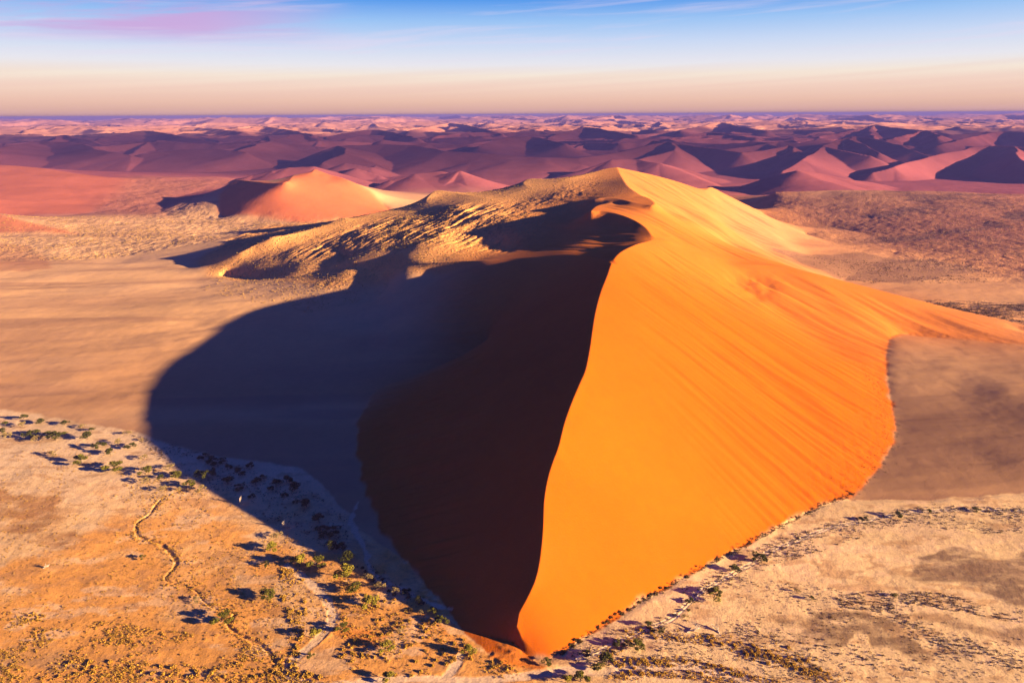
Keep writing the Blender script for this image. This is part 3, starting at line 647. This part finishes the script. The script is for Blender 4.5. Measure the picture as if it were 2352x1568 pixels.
M_LEAF = {'dark': leaf_material('dark_leaves', (.028, .030, .006), (.12, .105, .016), .9),
          'green': leaf_material('olive_leaves', (.050, .052, .008), (.22, .175, .018), .9),
          'yellow': leaf_material('yellow_leaves', (.14, .12, .012), (.42, .31, .030), .9),
          'pale': leaf_material('pale_twigs', (.16, .11, .04), (.42, .28, .10), .9)}
M_SHRUB = leaf_material('dry_shrub', (.17, .095, .012), (.74, .39, .05), .5)
M_SHRUBD = leaf_material('dark_shrub', (.05, .03, .012), (.16, .09, .02), .5)
M_TUSS = leaf_material('pale_tussock', (.34, .18, .04), (.66, .38, .10), .5)
def bark(name, c1, c2):
    mt = bpy.data.materials.new(name); mt.use_nodes = True; n = NT(mt.node_tree)
    nz_ = n.n('ShaderNodeTexNoise', i={'Scale': 3.0, 'Detail': 4.0}).outputs[0]
    bs = n.n('ShaderNodeBsdfPrincipled', i={'Base Color': n.mix(nz_, c1, c2), 'Roughness': .9})
    n.t.links.new(bs.outputs[0], n.n('ShaderNodeOutputMaterial').inputs[0]); return mt
M_BARK = bark('bark', (.10, .055, .03), (.22, .14, .08)); M_DEAD = bark('dead_wood', (.34, .24, .16), (.62, .48, .34))

def mesh_np(name, V, F, mat, tint=None):
    me = bpy.data.meshes.new(name); me.from_pydata([tuple(v) for v in V], [], F)
    if tint is not None: a = me.attributes.new('tint', 'FLOAT', 'POINT'); a.data.foreach_set('value', np.asarray(tint, np.float32))
    me.materials.append(mat); return me
def leaf_cards(C, S, rng):
    """one four-cornered leaf clump per centre, turned at random"""
    n = len(C); a = rng.normal(size=(n, 3)); a /= np.linalg.norm(a, axis=1)[:, None]
    b = rng.normal(size=(n, 3)); b = np.cross(a, b); b /= np.linalg.norm(b, axis=1)[:, None]
    S = np.asarray(S).reshape(-1, 1); k = rng.uniform(.5, 1, (n, 1)); c3 = np.cross(a, b) * S * .35
    V = np.stack([C - a * S, C - b * S * k + c3, C + a * S, C + b * S * k - c3], 1).reshape(-1, 3)
    F = [(4*i, 4*i+1, 4*i+2, 4*i+3) for i in range(n)]
    return V, F
def crown_mesh(seed, mat, dens=1.0, open_=False):
    """unit crown: about 1 wide, umbrella-shaped, made of lobes of leaf clumps"""
    rng = np.random.RandomState(seed); C = []; tint = []
    nl = rng.randint(7, 11)
    for l in range(nl):
        a = rng.uniform(0, 6.28); rr = .40 * math.sqrt(rng.rand()) if l else 0
        c = np.array([rr * math.cos(a), rr * math.sin(a), .40 + .12 * rng.rand() - .45 * rr])
        s = np.array([1, 1, .62]) * rng.uniform(.09, .20)
        n = int((60 if open_ else 150) * dens)
        d = rng.normal(size=(n, 3)); d /= np.linalg.norm(d, axis=1)[:, None]
        C.append(c + d * s * rng.uniform(.55, 1.08, (n, 1))); tint.append(np.full(n, rng.rand()) * .6 + rng.rand(n) * .4)
    C = np.vstack(C); tint = np.concatenate(tint)
    V, F = leaf_cards(C, rng.uniform(.018, .042, len(C)), rng)
    return mesh_np('crown', V, F, mat, np.repeat(tint, 4))
def tube(pts, rad, V, F, ns=6):
    b = len(V); pts = [np.array(p, float) for p in pts]
    for i, p in enumerate(pts):
        t_ = pts[min(i + 1, len(pts) - 1)] - pts[max(i - 1, 0)]; t_ /= np.linalg.norm(t_) + 1e-9
        x = np.cross(t_, (0.3, .9, .2)); x /= np.linalg.norm(x); y = np.cross(t_, x)
        for k in range(ns):
            a = 6.2832 * k / ns; V.append(p + rad[i] * (x * math.cos(a) + y * math.sin(a)))
    for i in range(len(pts) - 1):
        for k in range(ns):
            F.append((b + i*ns + k, b + i*ns + (k+1) % ns, b + (i+1)*ns + (k+1) % ns, b + (i+1)*ns + k))
    F.append(tuple(b + (len(pts)-1)*ns + k for k in range(ns))); F.append(tuple(b + k for k in reversed(range(ns))))
def trunk_mesh(seed):
    rng = random.Random(seed); V = []; F = []
    f = (rng.uniform(-.04, .04), rng.uniform(-.04, .04), .2)
    tube([(0, 0, -.04), (f[0]*.4, f[1]*.6, .08), f], [.030, .024, .020], V, F)
    for k in range(6):
        a = 6.28 * k / 6 + rng.uniform(-.4, .4); L = rng.uniform(.16, .34)
        tube([f, (f[0] + L*.5*math.cos(a), f[1] + L*.5*math.sin(a), .31), (f[0] + L*math.cos(a), f[1] + L*math.sin(a), .40 + .1*rng.random())], [.015, .010, .004], V, F, 5)
    return mesh_np('trunk', V, F, M_BARK)
TR = [trunk_mesh(100 + i) for i in range(4)]
CR = {t_: [crown_mesh(10 * i + k, M_LEAF[t_], 1.0 if t_ != 'pale' else .8, t_ == 'pale') for k in range(3)] for i, t_ in enumerate(('dark', 'green', 'yellow', 'pale'))}
TONE = {'dark': 'dark olive bushy', 'green': 'green rounded', 'yellow': 'yellow-green spreading', 'pale': 'pale thin-crowned'}
ORD = ['first', 'second', 'third', 'fourth', 'fifth', 'sixth', 'seventh', 'eighth', 'ninth', 'tenth']
rt_ = random.Random(5); ntree = 0
def plant(x, y, wpx, tone, label, group, name='tree', flat=.85):
    global ntree
    wx, wy, _ = unproj(x, y + wpx * .28, 0); r = math.sqrt(wx*wx + wy*wy + CAMH**2); S = wpx * r / FPX
    root = bpy.data.objects.new(name, None); scene.collection.objects.link(root)
    root.location = (wx, wy, gz(wx, wy)); root.empty_display_size = 1
    root.rotation_euler = (0, 0, rt_.uniform(0, 6.28)); root.scale = (S * 1.12, S * 1.12, S * flat * rt_.uniform(.9, 1.25))
    tag(root, label, 'tree', group)
    for nm, me in (('trunk', TR[ntree % 4]), ('crown', CR[tone][ntree % 3])):
        c = bpy.data.objects.new(nm, me); scene.collection.objects.link(c); c.parent = root
    ntree += 1; return root
A_, G_, Y_, P_ = 'dark', 'green', 'yellow', 'pale'
CL = [ # (zoom, phrase, group, [(x, y, width, tone)...])
 (z1, 'in the top row, upper left pan edge', 'trees of the upper left pan', [(30,185,35,A_),(128,153,42,A_),(220,170,45,A_),(122,190,45,P_),(348,178,40,A_),(435,195,40,P_),(488,215,35,A_),(680,232,38,P_)]),
 (z1, 'in the second row, upper left pan', 'trees of the upper left pan', [(20,220,50,A_),(30,250,55,P_),(165,235,70,A_),(195,258,60,P_),(255,235,45,A_),(300,250,75,A_),(345,235,40,P_),(470,248,60,A_),(630,278,45,P_)]),
 (z1, 'in the third row, upper left pan', 'trees of the upper left pan', [(285,342,50,P_),(527,302,60,A_),(592,332,60,A_),(700,298,55,A_),(772,360,45,P_),(440,372,75,G_),(608,402,95,G_)]),
 (z1, "just left of the tip of the dune's shadow", 'trees beside the shadow edge', [(780,430,70,G_),(905,413,62,P_),(940,447,65,G_),(862,470,50,A_),(775,482,60,P_),(865,530,55,P_),(960,528,40,P_),(1015,502,65,G_),(1080,525,60,P_)]),
 (z1, 'in the upper shaded clump by the apron', "trees in the great dune's shadow", [(755,265,30,P_),(1090,358,55,A_),(1135,375,60,A_),(1185,378,50,A_),(1150,400,40,A_),(1215,415,45,A_),(1345,405,50,A_),(1270,430,45,A_),(1295,450,40,A_)]),
 (z1, 'in the shaded clump just inside the shadow edge', "trees in the great dune's shadow", [(1060,448,60,A_),(1110,455,70,A_),(1140,432,35,A_),(1218,485,75,A_),(1280,518,60,A_),(1365,497,50,A_),(1395,468,55,A_),(1352,565,45,A_)]),
 (z1, 'in the middle shaded clump', "trees in the great dune's shadow", [(1475,495,70,A_),(1530,478,65,A_),(1455,528,45,A_),(1575,518,75,A_),(1518,565,40,A_),(1580,600,35,A_),(1638,605,80,A_)]),
 (z1, 'in the lowest, densest shaded thicket', "trees in the great dune's shadow", [(1705,690,80,A_),(1720,745,70,A_),(1785,750,80,A_),(1740,770,60,A_),(1770,828,75,A_),(1830,838,75,A_),(1860,885,90,A_)]),
 (z1, 'standing sunlit between stream bed and shadow', 'trees of the left pan', [(760,893,35,G_),(1050,1115,50,P_),(1185,1208,105,G_),(1420,930,40,A_),(1430,1088,85,G_),(1445,840,75,Y_),(1480,772,60,P_),(1600,915,95,Y_),(1690,915,100,G_)]),
 (z2, 'along the sandy vehicle track', 'trees along the sandy track', [(365,1305,78,Y_),(345,1420,40,G_),(530,970,115,Y_),(515,1262,72,G_),(580,1055,75,G_),(655,1128,92,Y_),(750,1368,82,Y_),(770,1525,75,Y_),(820,1285,48,P_)]),
 (z2, "bordering the shadow near the dune's left foot", 'trees along the shaded wash', [(650,1000,55,P_),(715,1040,62,P_),(800,1070,62,P_),(860,1080,50,A_),(920,1120,55,A_),(935,1185,42,P_),(1000,1180,52,G_),(1045,1228,65,G_),(1190,1385,75,Y_)]),
 (z3, "clustered at the great dune's nose", 'trees at the nose of the great dune', [(235,1422,72,G_),(375,1545,85,Y_),(465,1525,110,G_),(500,1360,50,A_),(580,1450,75,G_),(640,1405,120,A_),(715,1300,72,G_),(830,1295,110,G_)]),
 (z3, 'beside the rutted path right of the dune', 'trees along the right path', [(918,1168,62,A_),(1005,1208,52,A_),(1165,1110,55,P_),(1190,1075,35,A_),(1205,1005,58,A_),(1365,955,110,G_),(1495,782,82,A_),(1665,710,95,A_)]),
 (z3, 'standing alone on the cream right pan', 'lone trees of the right pan', [(1920,935,42,P_),(2020,990,38,A_)]),
 (z4, 'on the far right pan below the brown apron', 'lone trees of the right pan', [(785,545,45,A_),(990,517,58,A_),(1188,500,32,A_),(1478,488,42,G_)]),
 (z4, 'between the two dark silt patches', 'lone trees of the right pan', [(975,1020,36,G_)]),
]
for zf, phrase, grp, lst in CL:
    srt = sorted(lst, key=lambda q: q[0])
    for k, (x, y, w_, tn) in enumerate(srt):
        lab = TONE[tn] + ' tree ' + phrase
        if len(lst) > 1: lab += ', ' + ('leftmost' if k == 0 else 'rightmost' if k == len(lst) - 1 else ORD[k] + ' from left')
        plant(*zf(x, y), w_ * 1.0 * (.4302 if zf in (z1, z2) else .3402 if zf is z3 else .3702), tn, lab, grp)

# dead trees: bare bleached limbs
def dead_tree(x, y, L, seed, label, lie):
    rng = random.Random(seed); wx, wy, _ = unproj(x, y, 0)
    root = bpy.data.objects.new('dead_tree', None); scene.collection.objects.link(root); root.location = (wx, wy, gz(wx, wy)); tag(root, label, 'dead tree', 'bleached dead trees')
    d = (math.cos(lie) * L, math.sin(lie) * L, .9) if lie is not None else (.3, .2, L)
    V = []; F = []; tube([(0, 0, -.1), (d[0]*.35, d[1]*.35 + .3, d[2]*.5), (d[0]*.7, d[1]*.7, d[2]*.9), d], [.42, .36, .27, .14], V, F)
    c = bpy.data.objects.new('trunk', mesh_np('trunk', V, F, M_DEAD)); scene.collection.objects.link(c); c.parent = root
    for k in range(6):
        f = .25 + .12 * k; b = np.array([d[0]*f, d[1]*f, d[2]*f + .2]); a = (lie or 0) + rng.choice((-1, 1)) * rng.uniform(.5, 1.2); l = L * rng.uniform(.3, .55)
        m_ = b + np.array([math.cos(a)*l*.5, math.sin(a)*l*.5, .8]); e = b + np.array([math.cos(a + .5)*l, math.sin(a + .5)*l, rng.uniform(.3, 2)])
        V = []; F = []; tube([b, m_, e], [.22, .16, .07], V, F, 5)
        tube([m_, m_ + np.array([math.cos(a - .8)*l*.35, math.sin(a - .8)*l*.35, .7])], [.12, .05], V, F, 5)
        c = bpy.data.objects.new('branch', mesh_np('branch', V, F, M_DEAD)); scene.collection.objects.link(c); c.parent = root
dead_tree(*z3(1180, 1225), 7.5, 1, 'large fallen bleached tree with forked limbs below the rutted path', .3)
dead_tree(*z3(1400, 1230), 5, 2, 'smaller bleached fallen tree right of the large fallen one', 1.9)
dead_tree(*z1(1280, 612), 4.5, 3, 'small white bare snag standing in the shadow of the great dune', None)
dead_tree(*z1(1508, 738), 4.0, 4, 'pale bare snag standing right at the shadow edge', None)
dead_tree(*z1(230, 955), 3.2, 5, 'small dark-shadowed dead log lying alone on the brown left ground', .1)

# shrubs and tussocks: positions (x, y, z, size, kind)
rng = np.random.RandomState(3); SH = []
def scatter_poly(poly, n, smin, smax, kind, zf=None, thr=None, nsc=20, seed=0, zest=0.0):
    P = W([(*(zf(*p[:2]) if zf else p[:2]), zest) for p in poly])[:, :2]; lo = P.min(0); hi = P.max(0); got = 0; tries = 0
    while got < n and tries < 40:
        tries += 1
        q = lo + rng.rand(4 * n, 2) * (hi - lo); k = inpoly(P, q[:, 0], q[:, 1])
        if thr is not None: k &= fbm(q[:, 0] / nsc, q[:, 1] / nsc, 4, 200 + seed) + .15 * rng.normal(size=len(q)) > thr
        for a in q[k][:n - got]:
            SH.append((a[0], a[1], smin + (smax - smin) * rng.rand() ** 2, kind)); got += 1
def scatter_line(pts, n, width, smin, smax, kind, zf=None):
    P = catmull(W([(*(zf(*p[:2]) if zf else p[:2]), 0) for p in pts]), 2.0)
    for i in range(n):
        k = rng.randint(len(P)); off = rng.normal(size=2) * width
        SH.append((P[k][0] + off[0], P[k][1] + off[1], smin + (smax - smin) * rng.rand() ** 2, kind))
LP = [(0,300),(300,300),(560,330),(700,420),(900,480),(1100,560),(1500,780),(1859,930),(1859,1568),(0,1568)]
scatter_poly(LP, 2600, .35, .95, 0, z1, -.15, 40, 1)
scatter_poly([(550,300),(1100,540),(1500,760),(1859,930),(1859,1300),(1400,1300),(1000,1000),(800,700),(650,500)], 1500, .4, 1.1, 0, z1, -.1, 30, 2)
scatter_poly([(0,1180),(500,1230),(1000,1300),(1500,1400),(1500,1568),(0,1568)], 1400, .5, 1.3, 1, z1, .12, 14, 3)
scatter_poly([(300,1440),(1000,1470),(1450,1480),(1480,1568),(200,1568)], 420, .6, 1.5, 1, z1)
scatter_poly([(1500,950),(1620,960),(1640,1200),(1600,1450),(1480,1568),(1400,1500),(1560,1300),(1500,1100)], 420, .6, 1.5, 1, z1, -.05, 14, 4)
scatter_poly([(450,1080),(520,1240),(480,1500),(700,1540),(1150,1530),(1220,1430),(1190,1340),(900,1180),(700,1060),(560,1000)], 900, .5, 1.4, 1, z2, 0, 16, 5)
scatter_line([(100,1568),(250,1520),(330,1568),(420,1590)], 200, 3.2, .7, 1.6, 1, z2)
scatter_line([(1260,1460),(1350,1500),(1450,1490)], 90, 2.2, .5, 1.3, 1, z2)
scatter_line([(660,960),(720,1030),(830,1080),(940,1150)], 130, 3, .6, 1.6, 2, z2)
SL = STREAM
for sg, n_, k_ in ((2.2, 620, 1), (5, 400, 0)): scatter_line(SL, n_, sg, .45, 1.2, k_)
# shaded wash
scatter_poly([(700,240),(1100,340),(1700,560),(1859,700),(1859,900),(1500,740),(1100,520),(900,420)], 1100, .5, 1.2, 2, z1, -.1, 14, 6)
# right side
scatter_line(TRACK2, 520, 2.2, .5, 1.3, 2); scatter_line(TRACK2[6:], 420, 3.5, .6, 1.3, 2)
FR = [p[:2] for p in FOOTR[12:]]
scatter_line(FR, 620, .9, .6, 1.5, 2)
scatter_poly([(300,1350),(500,1330),(700,1180),(1200,1200),(1900,1350),(2074,1400),(2074,1568),(1500,1568),(600,1460)], 900, .35, .95, 2, z3, -.05, 12, 7)
scatter_line([(640,1380),(760,1280),(900,1210),(1100,1260),(1400,1290),(1700,1390),(2074,1500)], 420, 2.2, .6, 1.4, 1, z3)
scatter_line([(700,1430),(900,1430),(1050,1420),(1300,1440),(1600,1530),(1800,1568)], 360, 1.8, .6, 1.4, 1, z3)
scatter_line([(700,1530),(900,1500),(1100,1510),(1300,1530),(1500,1568)], 260, 1.6, .6, 1.4, 1, z3)
scatter_line([(0,1350),(200,1400),(450,1470),(620,1550)], 260, 3.5, .6, 1.4, 1, z4)
scatter_line([(300,1250),(0,1240),(500,1340),(900,1420),(1100,1500)], 220, 4, .5, 1.2, 2, z4)
scatter_poly([(600,1030),(900,990),(1300,1010),(1500,1050),(1779,1110),(1779,1200),(1400,1130),(1100,1080),(900,1130),(650,1100)], 520, .5, 1.2, 2, z4, -.05, 14, 8)
scatter_line([(900,1120),(1050,1190),(1200,1270),(1350,1330),(1779,1460)], 360, 4, .5, 1.1, 2, z4)
scatter_poly([(0,700),(500,640),(900,560),(1300,520),(1779,480),(1779,640),(1300,640),(900,620),(500,760),(0,900)], 900, .4, 1.0, 2, z4, 0, 22, 9)
scatter_poly([(0,900),(600,980),(1000,1000),(1779,1300),(1779,1568),(300,1568),(0,1300)], 900, .35, .9, 2, z4, -.05, 20, 10)
ng = len(SH)
# tufts on the rocky dunes and on the plains
scatter_poly([(455,618),(520,570),(640,545),(760,518),(1000,460),(1110,500),(1260,500),(1000,540),(1100,560),(1059,598),(916,612),(760,650),(560,640)], 5200, .8, 2.2, 3, None, -.12, 30, 11, 50.0)
scatter_poly([(860,545),(1050,545),(1090,575),(1000,600),(880,600)], 1500, 1.0, 2.4, 3, None, -.2, 18, 12, 55.0)
scatter_poly([(620,650),(900,640),(1100,600),(1300,590),(1200,640),(900,670),(700,690)], 2200, .7, 1.7, 3, None, -.1, 30, 13, 35.0)
scatter_poly([(0,505),(300,500),(700,515),(600,525),(500,560),(250,595),(0,600)], 2600, 1.2, 2.6, 3, None, -.05, 60, 14, 13.0)
scatter_poly([(1250,440),(1330,420),(1400,440),(1350,470),(1200,480),(1000,480),(1050,455)], 900, .9, 2.2, 3, None, -.1, 30, 16, 95.0)
scatter_poly([(1820,600),(2250,600),(2300,650),(2000,650),(1880,630)], 900, .8, 2.0, 2, None, .0, 50, 15, 12.0)
scatter_poly([(2080,690),(2352,700),(2352,750),(2200,725)], 1200, .8, 2.0, 2, None, -.1, 30, 17, 12.0)
# little dark tufts on the orange face
scatter_poly([(1400,1020),(1560,960),(1750,1150),(1700,1260),(1500,1200)], 60, .28, .55, 4, None, .05, 14, 18, 40.0)
scatter_poly([(1480,700),(1620,680),(1850,850),(1950,1000),(1850,1120),(1650,900)], 130, .28, .6, 4, None, 0, 14, 19, 55.0)
scatter_line([(1990,880),(2030,960),(2035,1030),(1990,1090),(1940,1130)], 420, 5, .4, .9, 4)
SH = np.array(SH)
def shrub_mesh(seed, n=26):
    r_ = np.random.RandomState(seed); d = r_.normal(size=(n, 3)); d /= np.linalg.norm(d, axis=1)[:, None]; d[:, 2] = np.abs(d[:, 2]) * .75
    C = d * r_.uniform(.35, .85, (n, 1)); C[:, 2] += .05
    V, F = leaf_cards(C, r_.uniform(.16, .34, n), r_); return V, F, np.repeat(r_.rand(n), 4)
mats = [M_SHRUB, M_SHRUB, M_SHRUBD, M_TUSS, M_SHRUBD]
# the 300 that show largest are things of their own
dist = np.sqrt(SH[:, 0]**2 + SH[:, 1]**2 + CAMH**2); app = SH[:, 2] / dist; px_ok = (np.abs(SH[:, 0] / np.maximum(SH[:, 1], 1)) < .80) & (SH[:, 1] > 262)
app = np.where(px_ok & (np.arange(len(SH)) < ng), app, 0); top = set(np.argsort(-app)[:300].tolist())
big_ = []
for k, m_ in enumerate((M_SHRUB, M_SHRUBD)):
    for s_ in range(3):
        V, F, tn = shrub_mesh(50 + s_, 60); big_.append((k, mesh_np('shrub', V, F, m_, tn)))
for i in sorted(top):
    x, y, s, kd = SH[i]; kd = int(kd); k = 1 if kd == 2 else 0
    me = [b_[1] for b_ in big_ if b_[0] == k][i % 3]
    o = bpy.data.objects.new('shrub', me); scene.collection.objects.link(o); o.location = (x, y, gz(x, y)); o.scale = (s, s, s * .9); o.rotation_euler = (0, 0, rt_.uniform(0, 6.28))
    where = 'left of the dune nose' if x < -20 else 'near the dune nose' if x < 40 else 'right of the dune nose'
    tone = 'small dark dry shrub' if k else 'small golden dry shrub'
    tag(o, tone + ' on the pan ' + where, 'shrub', ('dark' if k else 'golden') + ' shrubs ' + where)
protos = [shrub_mesh(70 + i, 12) for i in range(8)]
for kd, nm, lab, idx in ((0, 'ground_cover', 'sparse low tussocks dotting the sunlit pan', (0, 1)), (2, 'ground_cover', 'dark low scrub along paths, foot lines and shaded wash', (2,)),
                         (3, 'grass', 'pale dry grass tufts on rocky dune and plains', (3,)), (4, 'grass', 'tiny dark tufts sprinkled on the orange dune face', (4,))):
    Vs = []; Fs = []; Ts = []; nv = 0
    for i in np.nonzero(np.isin(SH[:, 3].astype(int), idx))[0]:
        if i in top: continue
        x, y, s, _ = SH[i]; V, F, tn = protos[i % 8]; a = (i * 2.399) % 6.283; c_, s_ = math.cos(a), math.sin(a)
        Vr = np.stack([V[:, 0] * c_ - V[:, 1] * s_, V[:, 0] * s_ + V[:, 1] * c_, V[:, 2] * .9], -1) * s + (x, y, gz(x, y) - .05)
        Vs.append(Vr); Fs.append(np.array(F) + nv); nv += len(Vr); Ts.append(np.clip(tn * .5 + .5 * ((i * .618) % 1), 0, 1))
    Vs = np.vstack(Vs); Fs = np.vstack(Fs); Ts = np.concatenate(Ts)
    me = bpy.data.meshes.new(nm); me.vertices.add(len(Vs)); me.vertices.foreach_set('co', Vs.astype(np.float32).ravel()); me.loops.add(Fs.size); me.loops.foreach_set('vertex_index', Fs.astype(np.int32).ravel())
    me.polygons.add(len(Fs)); me.polygons.foreach_set('loop_start', np.arange(0, Fs.size, 4, dtype=np.int32)); me.update()
    a = me.attributes.new('tint', 'FLOAT', 'POINT'); a.data.foreach_set('value', Ts.astype(np.float32)); me.materials.append(mats[kd])
    o = bpy.data.objects.new(nm, me); scene.collection.objects.link(o); tag(o, lab, 'scrub' if kd in (0, 2) else 'grass', None, 'stuff')
print("vegetation", round(time.time() - T0, 1), ntree, len(SH))
# ------------------------------------------------------------------ a bank of thin cloud high up in the sunward sky; it shades the middle distance
def cloud_bank():
    import bmesh
    cen = np.array([-600.0, 5300.0]); up_ = 3000.0
    off = up_ / math.tan(SUN_EL); cen = cen + off * np.array([math.sin(SUN_AZ), math.cos(SUN_AZ)])
    nx, ny = 70, 40; SX, SY = 9500.0, 3300.0
    gx, gy = np.meshgrid(np.linspace(-1, 1, nx), np.linspace(-1, 1, ny))
    rr = np.maximum(np.abs(gx), np.abs(gy)); th = np.arctan2(gy, gx)
    px = gx * SX; py = gy * SY + 500 * fbm(gx * 3 + 5, gy * 0 + 1.5, 3, 92) * 2
    thick = 120 * np.clip(1 - rr ** 3, 0, 1) * (1 + .8 * fbm(gx * 6, gy * 4, 3, 93))
    vs = []; fs = []
    for s_ in (1, -1):
        for j in range(ny):
            for i in range(nx): vs.append((cen[0] + px[j, i], cen[1] + py[j, i], up_ + s_ * (thick[j, i] + .5)))
    for s_ in range(2):
        b = s_ * nx * ny
        for j in range(ny - 1):
            for i in range(nx - 1):
                f = (b + j * nx + i, b + j * nx + i + 1, b + (j + 1) * nx + i + 1, b + (j + 1) * nx + i)
                fs.append(f if s_ == 0 else f[::-1])
    me = bpy.data.meshes.new('cloud'); me.from_pydata(vs, [], fs); me.shade_smooth()
    u = np.concatenate([(1 - smooth(rr, .62, .98)).ravel()] * 2).astype(np.float32)
    a = me.attributes.new('dens', 'FLOAT', 'POINT'); a.data.foreach_set('value', u)
    mt = bpy.data.materials.new('cloud'); mt.use_nodes = True; n = NT(mt.node_tree)
    pos = n.n('ShaderNodeNewGeometry').outputs['Position']
    nz_ = n.n('ShaderNodeTexNoise', i={'Vector': pos, 'Scale': 0.0006, 'Detail': 5.0}).outputs[0]
    dn = n.math('MULTIPLY', n.n('ShaderNodeAttribute', attribute_name='dens').outputs['Fac'], n.n('ShaderNodeMapRange', i={0: nz_, 1: 0.35, 2: 0.55, 3: 0.25, 4: 0.62}).outputs[0])
    mx = n.n('ShaderNodeMixShader', i={0: dn, 1: n.n('ShaderNodeBsdfTransparent').outputs[0], 2: n.n('ShaderNodeBsdfDiffuse', i={0: (.8, .8, .8, 1)}).outputs[0]})
    n.t.links.new(mx.outputs[0], n.n('ShaderNodeOutputMaterial').inputs[0]); me.materials.append(mt)
    o = bpy.data.objects.new('cloud', me); scene.collection.objects.link(o); tag(o, 'thin bank of high cloud in the sunward sky', 'cloud', None, 'stuff')
cloud_bank()
scene.cycles.diffuse_bounces = 1
# ------------------------------------------------------------------ haze: pale even air over the sand sea
hz = bpy.data.meshes.new('haze')
x0, x1, y0, y1, zb, zt = -30500, 30500, -300, 38600, float(Z.min()) - 1.5, 262
hv = [(x, y, z) for z in (zb, zt) for x, y in ((x0, y0), (x1, y0), (x1, y1), (x0, y1))]
hz.from_pydata(hv, [], [(3, 2, 1, 0), (4, 5, 6, 7), (0, 1, 5, 4), (1, 2, 6, 5), (2, 3, 7, 6), (3, 0, 4, 7)])
hm = bpy.data.materials.new('haze'); hm.use_nodes = True; n = NT(hm.node_tree)
pv = n.n('ShaderNodeVolumePrincipled', i={'Color': (0.18, 0.15, 0.52, 1), 'Density': 0.000062, 'Anisotropy': 0.0})
n.t.links.new(pv.outputs[0], n.n('ShaderNodeOutputMaterial').inputs['Volume'])
hz.materials.append(hm); ho = bpy.data.objects.new('haze', hz); scene.collection.objects.link(ho)
tag(ho, 'pale blue-violet haze lying over the far dunes', 'haze', None, 'stuff')
print("done", round(time.time() - T0, 1))
